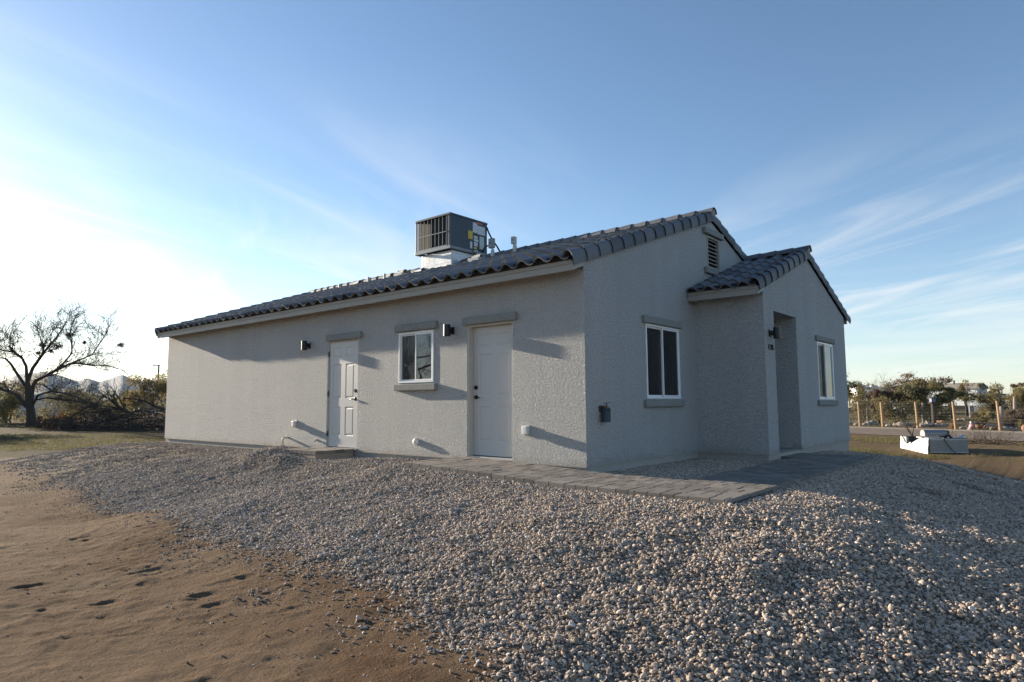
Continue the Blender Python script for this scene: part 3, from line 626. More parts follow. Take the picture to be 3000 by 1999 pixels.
def cover(tb, A, B, sec, up_scale=.88, th=.015, expo=.36, lap=.06, ctr=(0, 0)):
    """row of lapped cover tiles from A up to B; sec(f) gives the offset point list for scale f"""
    A, B = np.array(A, float), np.array(B, float); Lt = np.linalg.norm(B-A); d = (B-A)/Lt; n_ = max(1, round(Lt/expo)); ex = Lt/n_
    for i in range(n_):
        tone = rng.random(); j = rng.normal(0, .004)
        p0 = A+d*(i*ex+j); p1 = A+d*(min((i+1)*ex+lap, Lt+.03)+j)
        lo = [p0+q for q in sec(1.0)]; up = [p1+q for q in sec(up_scale)]; li = [p0+q for q in sec(1.0-th*9)]; ui = [p1+q for q in sec(up_scale-th*9)]
        b, m = tb.grid([lo, up, lo, li, ui], tone, [0, 0, .2, .2, .2])
        for k in range(m-1):
            tb.q.append((b+k, b+k+1, b+m+k+1, b+m+k)); tb.q.append((b+3*m+k, b+3*m+k+1, b+2*m+k+1, b+2*m+k)); tb.q.append((b+4*m+k, b+4*m+k+1, b+3*m+k+1, b+3*m+k))
MS = .34; th_ = math.atan(MS); cs, sn = math.cos(th_), math.sin(th_)
RY, RZ = 4.413, 4.452
tb = TB(); yn = -.365; zn = RZ-MS*(RY-yn); sl = (RY-yn)/cs
tile_field(tb, (-L_-.03, yn, zn), (1, 0, 0), L_+.03, (0, cs, sn), sl, (0, -sn, cs))
tile_field(tb, (-L_-.03, 2*RY-yn, zn), (1, 0, 0), L_+.03, (0, -cs, sn), sl, (0, sn, cs))
MP = .352; tp = math.atan(MP); cp, sp_ = math.cos(tp), math.sin(tp); PY, PZ = 6.11, 3.815
yp = 3.20; zp = PZ-MP*(PY-yp)
tile_field(tb, (.02, yp, zp), (1, 0, 0), PX_-.01, (0, cp, sp_), (PY-yp)/cp, (0, -sp_, cp))
tile_field(tb, (.02, 2*PY-yp+.12, zp-.04), (1, 0, 0), PX_-.01, (0, -cp, sp_), (PY-yp+.12)/cp, (0, sp_, cp))
tb.build('roof_tiles', rf)
tb = TB()
def half(r, ax1, ax2, n=11): return lambda f: [np.array(ax1)*(-r*f*math.cos(math.pi*i/(n-1)))+np.array(ax2)*(r*f*math.sin(math.pi*i/(n-1))*.95) for i in range(n)]
# ridge tiles lap towards the east
rs = half(.125, (0, 1, 0), (0, 0, 1))
cover(tb, (0.07, RY, RZ+.045), (-6.72, RY, RZ+.05), rs, .80); tb.build('ridge_tiles', rf); tb = TB()
cover(tb, (-8.05, RY, RZ+.05), (-L_-.05, RY, RZ+.045), rs, .80); tb.build('ridge_tiles', rf); tb = TB()
cover(tb, (PX_+.08, PY, PZ+.05), (.0, PY, PZ+.03), rs, .84)
tb.build('ridge_tiles', rf)
tb = TB()
def rake(sx, dn):
    """L shaped barrel cover; sx = outward direction in x, dn = up normal"""
    pts = [(.058, -.115), (.066, -.07), (.068, -.02), (.060, .03), (.044, .068), (.018, .098), (-.02, .110), (-.06, .096), (-.10, .062), (-.13, .02)]
    return lambda f: [np.array([sx*(-.03+(a+.03)*f), 0, 0])+np.array(dn)*(b*f if b > 0 else -.115+(b+.115)*f) for a, b in pts]
nS, nN = np.array([0, -sn, cs]), np.array([0, sn, cs])
for (xe, sx) in ((.0, 1), (-L_, -1)):
    for ya_, nq in ((yn+.02, nS), (2*RY-yn-.02, nN)):
        tb = TB(); cover(tb, (xe, ya_, zn+.02), (xe, RY, RZ+.02), rake(sx, nq), .74, .012); tb.build('rake_tiles', rf)
pS, pN = np.array([0, -sp_, cp]), np.array([0, sp_, cp])
for ya_, za_, nq in ((yp+.02, zp+.02, pS), (2*PY-yp+.10, zp-.02, pN)):
    tb = TB(); cover(tb, (PX_, ya_, za_), (PX_, PY, PZ+.02), rake(1, nq), .74, .012); tb.build('rake_tiles', rf)
for (x, y, z) in ((.05, RY, RZ+.05), (PX_+.05, PY, PZ+.05)):
    hp('ridge_mortar', MB().lathe([(.02, -.10), (.07, -.07), (.092, -.01), (.075, .02), (.02, .035)], 12, (x-.01, y, z), [(0, 1, 0), (0, 0, 1), (1, 0, 0)]), MFOOT, rf, smooth=True)
bs = MB(); bs.box((-L_-.02, -.30, 2.828), (-.005, -.285, 2.90)); bs.box((.02, 3.262, 2.802), (PX_, 3.275, 2.87)); hp('bird_stop', bs, MDARK, rf)
# stand pipes and hooded vents on the roof
zr = lambda x, y: (900+.17*x, 780+.17*y)
for (xa, ya, yb, xw) in ((557, 308, 455, 45), (1053, 190, 305, 42), (1333, 133, 258, 46)):
    p = aty(*zr(xa, yb), 3.7); q = aty(*zr(xa, ya), 3.7); hp('vent_pipe', MB().lathe([(.033, -.25), (.033, q[2]-p[2]), (.026, q[2]-p[2]), (.026, -.05)], 14, p, cap=False), MPVC, rf, smooth=False)
def hood(c, r, ln, mat):
    mb = MB(); n = 12; vs = []
    for (x, s) in ((0, 1.), (-ln, .92)):
        for t_ in (1., .86):
            for i in range(n+1):
                q = math.pi*i/n; vs.append((c[0]+x, c[1]-math.cos(q)*r*s*t_, c[2]+math.sin(q)*r*s*t_))
    m = n+1
    for i in range(n): mb_f = [(i, i+1, 2*m+i+1, 2*m+i), (m+i+1, m+i, 3*m+i, 3*m+i+1), (m+i, m+i+1, i+1, i)]; mb.f += mb_f; mb.mi += [0]*3
    mb.v += vs
    mb.box((c[0]-ln-.10, c[1]-r*1.25, c[2]-.22), (c[0]-.03, c[1]+r*1.1, c[2]+.004))
    o = hp('roof_vent', mb, mat, rf); hp('vent_throat', MB().box((c[0]-ln+.02, c[1]-r*.8, c[2]+.005), (c[0]-ln+.04, c[1]+r*.8, c[2]+r*.75)), MDARK, rf); return o
for (xa, ya, mat) in ((925, 300, MPVC), (1475, 180, MPVC), (1700, 118, MPVC), (2010, 95, MGALV)): hood(aty(*zr(xa, ya), 4.1), .105, .26, mat)
hood(aty(1150+.2125*1235, 580+.2125*820, 3.95), .09, .28, MPVC)
# stub pipes low on the long wall, painted like it
for (x, z, ln, dr_) in ((-7.50, .185, .11, .15), (-6.43, .165, .05, .03)):
    hp('stub_pipe', MB().tube([(x, .01, z), (x, -ln+.02, z), (x, -ln-.005, z-.008), (x, -ln-.012, z-.03), (x, -ln-.012, z-dr_)], .021, 10), plain('stub_paint', (.52, .48, .41), .6), smooth=True)
# number on the entry pier
fc = bpy.data.curves.new('digits', 'FONT'); fc.body = '13385'; fc.size = .155; fc.extrude = .006; fc.offset = -.006; fc.align_x = 'CENTER'
fo = bpy.data.objects.new('digits', fc); COL.objects.link(fo); bpy.context.view_layer.update()
nm = bpy.data.meshes.new_from_object(fo.evaluated_get(bpy.context.evaluated_depsgraph_get())); bpy.data.objects.remove(fo)
nm.transform(Matrix.Translation(Vector((PX_+.012, 3.80, 1.745))-Vector(HO)) @ Matrix(((0, 0, 1, 0), (.78, 0, 0, 0), (0, 1, 0, 0), (0, 0, 0, 1))))
link('house_number', nm, MBRONZE, house)
# ------------------------------------------------------------------ fittings on the walls
def wall_lamp(loc, face, label):
    """face: outward direction"""
    o = empty('wall_lamp', loc, label, 'wall lamp', 'cylinder lamps on the house walls', 0 if face == 'y' else math.pi/2)
    MB().box((-.055, -.022, -.06), (.055, .003, .06)).build('backplate', MBLACK, o, bevel=.004); MB().box((-.022, -.075, -.04), (.022, -.022, .04)).build('arm', MBLACK, o)
    MB().lathe([(.052, -.094), (.058, -.094), (.058, .094), (.052, .094), (.052, .02), (.0, .02), (.0, -.02), (.052, -.02), (.052, -.094)], 24, (0, -.118, 0), cap=False).build('lamp_shade', MBLACK, o, smooth=False)
    MB().lathe([(.03, -.07), (.036, -.03), (.036, -.021)], 14, (0, -.118, 0)).build('bulb', MWHITEP, o); return o
wall_lamp((-2.615, 0, 2.065), 'y', 'black cylinder wall lamp between the small window and the closer side door')
wall_lamp((-6.79, 0, 2.075), 'y', 'black cylinder wall lamp left of the farther half sunlit door')
wall_lamp((PX_, 3.80, 2.035), 'x', 'black cylinder wall lamp above the house number by the entry')
def outlet(x, z, label):
    o = empty('outlet_box', (x, 0, z), label, 'outlet box', 'white weatherproof outlet covers low on the long wall')
    MB().box((-.055, -.022, -.07), (.055, .003, .07)).build('back_box', MGREYP, o, bevel=.004); MB().box((-.045, -.088, -.06), (.045, -.022, .06)).build('cover', MWHITEP, o, bevel=.014, seg=3)
    MB().tube([(-.02, -.05, -.06), (-.02, -.05, -.072)], .012, 8).build('cord_slot', MGREYP, o)
outlet(-1.03, .475, 'white outlet cover right of the closer side door near the house corner'); outlet(-7.21, .475, 'white outlet cover left of the farther side door')
dv = empty('dryer_vent', (-3.465, 0, .23), 'round white vent cap low on the wall under the small window', 'vent cap')
MB().lathe([(.058, -.003), (.058, .035), (.05, .05), (.02, .058), (.018, .052)], 24, (0, 0, 0), [(1, 0, 0), (0, 0, 1), (0, -1, 0)]).build('cap', MWHITEP, dv, smooth=False); MB().lathe([(.016, .05), (.014, .062)], 12, (0, 0, 0), [(1, 0, 0), (0, 0, 1), (0, -1, 0)]).build('centre_plug', MGREYP, dv)
sg = empty('water_spigot', (0, .39, .60), 'brass hose spigot over a dark slate blue sleeve on the shaded gable wall', 'spigot')
MB().lathe([(.062, 0), (.066, .006), (.066, .148), (.05, .168), (.028, .178), (.026, .20)], 22, (.075, 0, 0)).build('sleeve', plain('slate_sleeve', (.03, .05, .066), .55), sg, smooth=False)
MBRASS = plain('old_brass', (.20, .115, .05), .45, .7)
MB().tube([(.0, 0, .205), (.075, 0, .205), (.085, .03, .20), (.088, .085, .17)], [.017, .024, .021, .017], 10).build('valve_body', MBRASS, sg, smooth=True)
MB().tube([(.078, .01, .205), (.08, .02, .262)], .008, 8).obox((.08, .02, .266), (.012, .04, 0), (.01, 0, 0), (0, 0, .004)).build('handle', MBLACK, sg); MB().box((-.002, -.07, .14), (.012, .02, .23)).build('mounting_plate', plain('slate_plate', (.03, .045, .06), .6), sg)
# ------------------------------------------------------------------ rooftop unit
ux0, ux1, uy0, uy1, uz0, uz1 = -8.105, -6.775, 4.0, 5.40, 4.86, 5.78
hv = empty('rooftop_air_conditioner', (-7.44, 4.7, 4.4), 'dark packaged air conditioner with barred coil face on the roof ridge', 'air conditioner')
UO = Vector((-7.44, 4.7, 4.4))
def up_(name, mb, mat, parent=None, **k):
    o = mb.build(name, mat, None, **k); o.data.transform(Matrix.Translation(-UO)); o.parent = parent or hv; return o
cs_ = MB(); ps = .10
cs_.box((ux0-.01, uy0-.012, uz1-.05), (ux1+.012, uy1+.01, uz1))                               # lid
cs_.box((ux1-.03, uy0+.002, uz0+.06), (ux1, uy1, uz1-.052)); cs_.box((ux0, uy1-.03, uz0+.06), (ux1-.032, uy1, uz1-.052)); cs_.box((ux0, uy0+.75, uz0+.06), (ux0+.03, uy1-.032, uz1-.052))
cs_.box((ux1-.032-ps, uy0, uz0+.06), (ux1-.032, uy0+.02, uz1-.052)); cs_.box((ux0, uy0, uz0+.06), (ux0+.035, uy0+.02, uz1-.052)); up_('casing', cs_, MUNIT, bevel=.004)
up_('seam', MB().box((ux1, uy0+.86, uz0+.07), (ux1+.004, uy0+.872, uz1-.054)), MDARK)
up_('coil', MB().box((ux0+.05, uy0+.06, uz0+.07), (ux1-.15, uy0+.10, uz1-.06)).box((ux0+.045, uy0+.11, uz0+.07), (ux0+.085, uy0+.74, uz1-.06)), MCOIL)
gr = MB()
for i in range(9):
    x = ux0+.06+i*(ux1-ux0-.20)/8; gr.box((x-.007, uy0-.004, uz0+.08), (x+.007, uy0+.014, uz1-.07))
gr.box((ux0+.03, uy0-.012, (uz0+uz1)/2-.03), (ux1-.13, uy0-.005, (uz0+uz1)/2-.012)); gr.box((ux0+.03, uy0-.002, uz0+.062), (ux1-.13, uy0+.012, uz0+.09))
for i in range(5):
    y = uy0+.10+i*.14; gr.box((ux0-.004, y-.007, uz0+.08), (ux0+.012, y+.007, uz1-.07))
up_('grille', gr, MUNITL)
up_('base_rail', MB().box((ux0-.012, uy0-.014, uz0-.02), (ux1+.014, uy0+.05, uz0+.058)).box((ux1-.05, uy0+.052, uz0-.02), (ux1+.014, uy1+.01, uz0+.058)).box((ux0-.012, uy0+.052, uz0-.02), (ux0+.05, uy1+.01, uz0+.058)), MUNITL, bevel=.004)
up_('roof_curb', MB().box((ux0+.12, uy0+.12, 4.2), (ux1-.06, uy1-.1, uz0-.02)).box((ux0+.10, uy0+.10, 4.2), (ux1-.04, uy1-.08, 4.52)), MGALV, bevel=.02)
u7 = lambda x, y: (1360+.0765*x, 640+.0765*y)
def sticker(name, a, b, mat, t=.004):
    p = atx(*u7(*a), ux1); q = atx(*u7(*b), ux1); p2 = atx(*u7(a[0], b[1]), ux1); q2 = atx(*u7(b[0], a[1]), ux1)
    ya, yb = (p[1]+p2[1])/2, (q[1]+q2[1])/2; za, zb = (p2[2]+q[2])/2, (p[2]+q2[2])/2
    o = MB().box((-t/2, (ya-yb)/2, (za-zb)/2), (t/2, (yb-ya)/2, (zb-za)/2)).build(name, mat); o.parent = hv; o.location = Vector((ux1+t/2+.001, (ya+yb)/2, (za+zb)/2))-UO
sticker('sticker', (325, 170), (495, 555), MLABW); sticker('sticker', (502, 320), (800, 650), MLABW); sticker('badge', (460, 130), (690, 245), MLABR)
sticker('sticker', (365, 680), (510, 780), MLABW); sticker('sticker', (370, 800), (540, 900), MLABW); sticker('sticker', (370, 920), (510, 1070), MLABW); sticker('sticker', (220, 890), (305, 1145), MLABW)
sticker('sticker', (365, 1090), (475, 1190), MLABY); sticker('hang_tag', (140, 480), (315, 790), MLABY, .012); sticker('access_plate', (585, 715), (755, 1195), plain('pale_plate', (.45, .5, .5), .4))
u4 = lambda x, y: (1150+.2125*x, 580+.2125*y)
up_('conduit', MB().tube([atx(*u4(*p), x) for p, x in (((1300, 410), -6.76), ((1330, 490), -6.66), ((1380, 585), -6.55), ((1440, 670), -6.42), ((1500, 775), -6.30))], .022, 8), MBLACK, smooth=True)
up_('power_whip', MB().tube([atx(*u4(*p), x) for p, x in (((1240, 745), -6.75), ((1262, 700), -6.70), ((1290, 672), -6.66), ((1325, 655), -6.62))], .02, 8), MBLACK, smooth=True)
up_('drain_trap', MB().tube([atx(*u4(*p), -6.72) for p in ((1120, 738), (1165, 735), (1165, 790))], .026, 8), MPVC)
def mast(name, bx, st, y, label):
    a = aty(*u4(bx[0], bx[1]), y); b = aty(*u4(bx[2], bx[3]), y); s0 = aty(*u4(*st), y)
    cx, cz = (a[0]+b[0])/2, (a[2]+b[2])/2; hw, hh = (b[0]-a[0])*.36, abs(a[2]-b[2])/2
    o = empty(name, (cx, y, s0[2]-.15), label, 'electrical box', 'grey electrical boxes on roof stems'); z0 = s0[2]-.15
    MB().box((-hw, -.05, cz-hh-z0), (hw, .05, cz+hh-z0)).build('box', MGREYP if bx[0] > 1500 else plain('box_grey', (.22, .23, .25), .5), o, bevel=.01)
    MB().lathe([(.055, 0), (.05, .28), (.022, .34), (.022, cz-hh-z0)], 12, (.03, 0, 0)).build('stem', MPVC, o); MB().box((-hw*.6, -.056, cz-z0-.01), (hw*.4, -.05, cz-z0+.012)).build('latch', MBLACK, o)
mast('disconnect_box', (1325, 570, 1410, 685), (1400, 800), 4.25, 'grey disconnect box on a stem right beside the rooftop air conditioner'); mast('junction_box', (1638, 545, 1706, 630), (1685, 735), 4.3, 'small pale junction box alone on a stem further along the ridge')

# ------------------------------------------------------------------ paved path and door step
def pave(name, rects, zf, label):
    vs = []; qs = []; ts = []
    for (x0, x1, y0, y1) in rects:
        nyr = round((y1-y0)/.205); dy = (y1-y0)/nyr
        for r_ in range(nyr):
            ya = y0+r_*dy; off = (r_ % 2)*.155*.5+((r_*37) % 5)*.012; x = x0-off
            while x < x1-.01:
                wd = .155*(1 if rng.random() < .6 else 1.45); xa, xb = max(x, x0), min(x+wd, x1)
                if xb-xa < .05: xb = min(xa+.08, x1)
                x = x+wd
                g = .0055; c = .005; dz = rng.normal(0, .0018); t = rng.random(); b = len(vs); h = .065
                X0, X1, Y0, Y1 = xa+g, xb-g, ya+g, ya+dy-g
                for (i, zt) in ((0, -h), (0, -c), (c, 0)):
                    vs += [(X0+i, Y0+i, zf(X0, Y0)+zt+dz), (X1-i, Y0+i, zf(X1, Y0)+zt+dz), (X1-i, Y1-i, zf(X1, Y1)+zt+dz), (X0+i, Y1-i, zf(X0, Y1)+zt+dz)]
                ts += [t]*12
                for k0 in (0, 4): qs += [(b+k0+k, b+k0+(k+1) % 4, b+k0+4+(k+1) % 4, b+k0+4+k) for k in range(4)]
                qs.append((b+8, b+9, b+10, b+11))
    me = mesh_np(vs, qs, 4); vattr(me, 'tone', ts); return tag(link(name, me, MPAVE), label, 'path', kind='structure')
def zpath(x, y): return np.interp(x, [-2.4, -1.2, .4, 2.6], [.045, .005, -.062, -.078])+0*y
pave('path', [(-2.28, 1.45, -1.27, -.006), (1.45, 2.48, -1.27, 5.38), (.06, 1.445, 4.15, 5.245)], lambda x, y: float(zpath(x, y)), 'L shaped paved path from the side door round to the entry')
pave('paved_step', [(-6.18, -5.2, -.84, -.004)], lambda x, y: .046, 'small paved step in front of the farther side door')
bed = MB()
def slab(x0, x1, y0, y1):
    n = 8
    for i in range(n):
        a, b = x0+(x1-x0)*i/n, x0+(x1-x0)*(i+1)/n
        za, zb = float(zpath(a, 0))-.012, float(zpath(b, 0))-.012
        bed.add([(a, y0, -.5), (b, y0, -.5), (b, y1, -.5), (a, y1, -.5), (a, y0, za), (b, y0, zb), (b, y1, zb), (a, y1, za)], [(4, 5, 6, 7), (0, 1, 5, 4), (2, 3, 7, 6)]+([(3, 0, 4, 7)] if i == 0 else [])+([(1, 2, 6, 5)] if i == n-1 else []))
slab(-2.265, 1.452, -1.255, -.01); slab(1.454, 2.465, -1.255, 5.365); bed.box((-6.165, -.825, -.4), (-5.215, -.006, .034))
tag(bed.build('path_bed', plain('bedding_sand', (.36, .29, .22), .95, var=.2, bump=.4)), 'sand bedding under the pavers', 'path', kind='structure')
# ------------------------------------------------------------------ vegetation builders
def gpt(u, D):
    p = atd(u, 1183-.00588*(u-1500), D); return np.array([p[0], p[1], gz1(p[0], p[1])])
def px2m(px, D): return px*D/FPX
def leaves(name, C, size, mat, parent, elong=1.6, droop=0., r=None):
    r = r or rng; C = np.asarray(C, float); n = len(C)
    a = r.normal(size=(n, 3)); a[:, 2] -= droop; a /= np.linalg.norm(a, axis=1)[:, None]; b = r.normal(size=(n, 3)); b -= a*(a*b).sum(1)[:, None]; b /= np.linalg.norm(b, axis=1)[:, None]
    s = (size*r.uniform(.6, 1.4, n))[:, None]; A = a*s*elong*.5; B = b*s*.5/elong**.3
    V = np.stack([C-A, C+B*.8, C+A, C-B*.8], 1).reshape(-1, 3); return link(name, mesh_np(V, np.arange(4*n).reshape(n, 4), 4), mat, parent)
def wander(r, p, d, ln, n, wob, up=0.):
    pts = [np.array(p, float)]; d = np.array(d, float)
    for i in range(n):
        d = d+r.normal(0, wob, 3); d[2] += up; d /= np.linalg.norm(d); pts.append(pts[-1]+d*ln/n)
    return pts, d
def branch(mb, r, p, d, ln, rad, lev, tips, nsub=(3, 5), wob=.22, up=.03, spread=.8, shrink=.62, minr=.004):
    n = 5 if lev > 0 else 4; pts, de = wander(r, p, d, ln, n, wob, up); rr = [max(minr, rad*(1-.6*i/n)) for i in range(n+1)]
    mb.tube(pts, rr, 6 if rad > .05 else (4 if rad > .015 else 3), cap=False)
    if lev == 0: tips.append(pts[-1]); tips.append(pts[-2]); return
    for i in range(r.integers(nsub[0], nsub[1]+1)):
        f = r.uniform(.3, 1.)*n; k = min(int(f), n-1); q = pts[k]+(pts[k+1]-pts[k])*(f-k); dd = pts[k+1]-pts[k]; dd /= np.linalg.norm(dd)
        nd = dd+r.normal(0, spread, 3); nd /= np.linalg.norm(nd)
        branch(mb, r, q, nd, ln*shrink*r.uniform(.7, 1.25), max(minr, rad*(1-.6*f/n)*.62), lev-1, tips, nsub, wob, up, spread, shrink, minr)
    branch(mb, r, pts[-1], de, ln*shrink, rr[-1], lev-1, tips, nsub, wob, up, spread, shrink, minr)
def leafy(name, loc, H, Wd, kind, label, cat='tree', group=None, trunk=.35, nl=2600, ls=.16, seed=1, bark=None, stems=3, thin=0., lobes=9, flat=.8, low=None):
    """tree or shrub: stems, limbs and a crown of many small leaves in uneven clumps"""
    r = np.random.default_rng(seed); o = empty(name, loc, label, cat, group); tr = MB(); tips = []
    ht = H*trunk; cl = []
    for i in range(lobes):
        a = r.uniform(0, 6.28); q = math.sqrt(r.random())*.8; z = ht+(H-ht)*r.uniform(.10 if trunk > .22 else .02, .86)
        s = 1-.45*abs(((z-ht)/(H-ht))-.4)
        cl.append((np.array([math.cos(a)*q*Wd/2*s, math.sin(a)*q*Wd/2*s, z]), r.uniform(.16, .30)*Wd*r.uniform(.7, 1.1)))
    for s in range(stems):
        a = 6.28*s/stems+r.uniform(-.5, .5); b0 = np.array([math.cos(a)*.06*Wd*(stems > 1), math.sin(a)*.06*Wd*(stems > 1), -.1])
        for c, cr in cl[s::stems]:
            mid = b0*.5+np.array([c[0]*.35, c[1]*.35, ht*.9+(c[2]-ht)*.3])+r.normal(0, .04*Wd, 3); rad = max(.02, .016*H)
            tr.tube([b0, b0*.6+np.array([c[0]*.10, c[1]*.10, ht*.45]), mid, c], [rad*1.3, rad, rad*.6, rad*.2], 5, cap=False)
            for _ in range(5):
                e = c+r.normal(0, 1, 3)*cr*np.array([.8, .8, .6]); tr.tube([mid, (mid+e)/2+r.normal(0, .03*Wd, 3), e], [rad*.3, rad*.2, rad*.08], 3, cap=False)
    tr.build('trunk', bark or MBARK, o)
    pts = []; wts = np.array([c[1]**2 for c in cl]); wts /= wts.sum(); nk = (wts*nl).astype(int)
    for (c, cr), k in zip(cl, nk):
        for _ in range(3):           # each lobe is a few sprays with gaps between
            cc = c+r.normal(0, .45, 3)*cr*np.array([1, 1, flat]); kk = k//3
            d = r.normal(size=(kk, 3)); d /= np.linalg.norm(d, axis=1)[:, None]; rad = cr*.75*(.35+.65*r.random(kk)**.6); pts.append(cc+d*rad[:, None]*np.array([1, 1, flat*.8]))
    P = np.concatenate(pts); P = P[P[:, 2] > (low if low is not None else (ht*.35 if trunk > .22 else -.05))]
    if thin: P = P[fbm(P[:, 0]*3/Wd*2+seed, P[:, 2]*6/Wd+P[:, 1], 3) > thin-.5]
    leaves('crown', np.concatenate([P, P+r.normal(0, .07*Wd/3, P.shape), P[::2]+r.normal(0, .12*Wd/3, P[::2].shape)]), ls*.7, LF[kind], o, r=r); return o
def stones(mb, r, c, s, n=1):
    for _ in range(n):
        k = 8; rows = []
        o = np.array(c, float); ax = s*np.array([r.uniform(.8, 1.3), r.uniform(.7, 1.1), r.uniform(.5, .8)]); a0 = r.uniform(0, 6.28); vs = []; fs = []
        for i in range(6):
            t = math.pi*i/5
            for j in range(k):
                q = a0+6.283*j/k; w_ = 1+r.normal(0, .10); vs.append(o+np.array([math.cos(q)*math.sin(t)*ax[0], math.sin(q)*math.sin(t)*ax[1], -math.cos(t)*ax[2]])*w_)
        for i in range(5):
            for j in range(k): fs.append((i*k+j, i*k+(j+1) % k, (i+1)*k+(j+1) % k, (i+1)*k+j))
        mb.add(vs, fs)
    return mb

# ------------------------------------------------------------------ left: bare tree, brush, far things
r = np.random.default_rng(11); TD = 44.; b0 = gpt(100, TD)
mt = empty('mesquite_tree', b0, 'large bare mesquite tree with forked dark trunk and mistletoe clumps', 'tree')
z1 = lambda x, y, dd=0.: atd(.3188*x, 850+.3188*y, TD+dd)-b0
tm = MB(); tips = []
def limb(pts, r0, r1, lev=3, dd=0., n=14, sub=.98):
    n = int(n*1.6)
    P = []; m = len(pts)
    for i, (x, y) in enumerate(pts): P.append(z1(x, y, dd*i/(m-1)+r.normal(0, .15)*(i > 0)))
    r0 *= .74; rr = [r0+(r1-r0)*i/(m-1) for i in range(m)]; tm.tube(P, rr, 8, cap=False)
    for _ in range(n):
        f = r.uniform(.25, 1)*(m-1); k = min(int(f), m-2); q = P[k]+(P[k+1]-P[k])*(f-k); d = P[k+1]-P[k]; d /= np.linalg.norm(d); nd = d*.8+r.normal(0, .55, 3)+np.array([0, 0, .28]); nd /= np.linalg.norm(nd)
        branch(tm, r, q, nd, sub*r.uniform(.7, 1.25), max(.012, (r0+(r1-r0)*f/(m-1))*.34), 2, tips, (2, 4), .2, .03, .55, .66, .008)
    d = P[-1]-P[-2]; branch(tm, r, P[-1], d/np.linalg.norm(d), sub, r1, 2, tips, (3, 4), .2, .03, .55, .66, .008)
P = [z1(292, 1250), z1(286, 1150), z1(272, 1040), z1(262, 930), z1(250, 850)]; tm.tube(P, [.36, .26, .24, .2, .16], 10, cap=False)
limb([(285, 1060), (298, 900), (330, 832), (430, 785), (530, 730), (640, 680), (720, 672), (830, 692), (960, 690), (1060, 715)], .19, .03, dd=2, n=22)
limb([(530, 730), (600, 655), (660, 580), (662, 480), (640, 400), (660, 320)], .09, .02, dd=-1)
limb([(640, 680), (745, 638), (850, 590), (930, 470), (990, 380)], .09, .02, dd=1.5, n=18)
limb([(250, 850), (300, 720), (370, 620), (430, 540), (500, 460), (580, 350), (610, 290)], .17, .025, dd=1, n=20)
limb([(370, 620), (400, 560), (380, 470), (350, 380)], .08, .02, dd=-2)
limb([(250, 850), (240, 700), (200, 620), (130, 570), (92, 520), (95, 420)], .15, .025, dd=-1.5, n=18)
limb([(130, 570), (60, 560), (-20, 540), (-80, 430)], .08, .02, dd=1)
limb([(232, 880), (150, 760), (100, 680), (50, 630), (-20, 620), (-90, 540)], .14, .03, dd=1, n=16)
limb([(245, 1070), (150, 960), (60, 925), (-60, 900), (-140, 830)], .19, .05, dd=2, n=12)
limb([(310, 1045), (350, 965), (480, 930), (600, 950), (720, 990), (850, 1060)], .11, .03, dd=-2, n=10, sub=1.)
limb([(320, 1010), (430, 990), (600, 1010), (750, 1030), (880, 1050)], .09, .03, dd=-1, n=10, sub=1.)
limb([(320, 860), (400, 870), (470, 930), (560, 1000)], .06, .02, dd=1.5, n=8, sub=.9)
tm.build('trunk', MBARK, mt)
for (x, y, s) in ((525, 515, .42), (470, 560, .2), (637, 415, .25), (395, 508, .2), (775, 482, .14), (1105, 505, .27), (350, 580, .15)):
    c = z1(x, y, .3); d = r.normal(size=(int(650*s), 3)); d /= np.linalg.norm(d, axis=1)[:, None]; leaves('mistletoe', c+d*(s*r.random(len(d))**.75)[:, None]*[1, 1, .8], .07, LF['mist'], mt, 2.2, .5, r)
m2 = mt.copy(); COL.objects.link(m2); m2.location = (-24.5, -17.5, gz1(-24.5, -17.5)); m2.rotation_euler = (0, 0, 2.2); m2.scale = (.8, .8, .8)
for ch in list(mt.children):
    c_ = ch.copy(); COL.objects.link(c_); c_.parent = m2
m2['label'] = 'bare mesquite standing off to the left, seen mirrored in the small window'
bp = empty('brush_pile', gpt(330, 41), 'long dark heap of cut branches lying beyond the house corner', 'brush pile'); bo = gpt(330, 41)
bm = MB(); bt = []
for i in range(520):
    u = r.uniform(150, 505); env = 1 if u > 260 else .55; D = 41+r.normal(0, 1.3); p = gpt(u, D)-bo; hmax = (1.25*env)*math.exp(-((D-41)/2.2)**2); p = p+np.array([0, 0, r.uniform(0, 1)**1.4*hmax])
    a = r.choice([-1, 1]); d = rt0*a*r.uniform(.6, 1)+fw0*r.normal(0, .5)+Zv*r.normal(.06, .2); d /= np.linalg.norm(d)
    pts, _ = wander(r, p, d, r.uniform(.8, 2.4), 4, .16, -.01); k0 = r.uniform(.012, .045); bm.tube([q+np.array([0, 0, max(0, .02-q[2])]) for q in pts], [k0, k0*.8, k0*.6, k0*.4, k0*.2], 4, cap=False)
for pts, k0 in (([(1510, 1100), (1430, 1070), (1330, 1020), (1230, 1000), (1130, 995)], .10), ([(1180, 1130), (1100, 1080), (1040, 1030), (990, 990)], .11), ([(560, 1250), (650, 1170), (760, 1100), (880, 1050), (960, 960)], .06), ([(1160, 1120), (1100, 1000), (1010, 880)], .05), ([(1250, 1150), (1100, 1090), (900, 1060), (740, 1080)], .05)):
    Q = [atd(.3188*x, 850+.3188*y, 40)-bo for x, y in pts]; bm.tube(Q, [k0*(1-.6*i/(len(Q)-1)) for i in range(len(Q))], 6, cap=False)
    for _ in range(9):
        k = r.integers(0, len(Q)-1); branch(bm, r, Q[k], (Q[k+1]-Q[k])/np.linalg.norm(Q[k+1]-Q[k])+r.normal(0, .5, 3), r.uniform(.7, 1.4), k0*.35, 1, bt, (3, 5), .2, .05, .6, .7, .006)
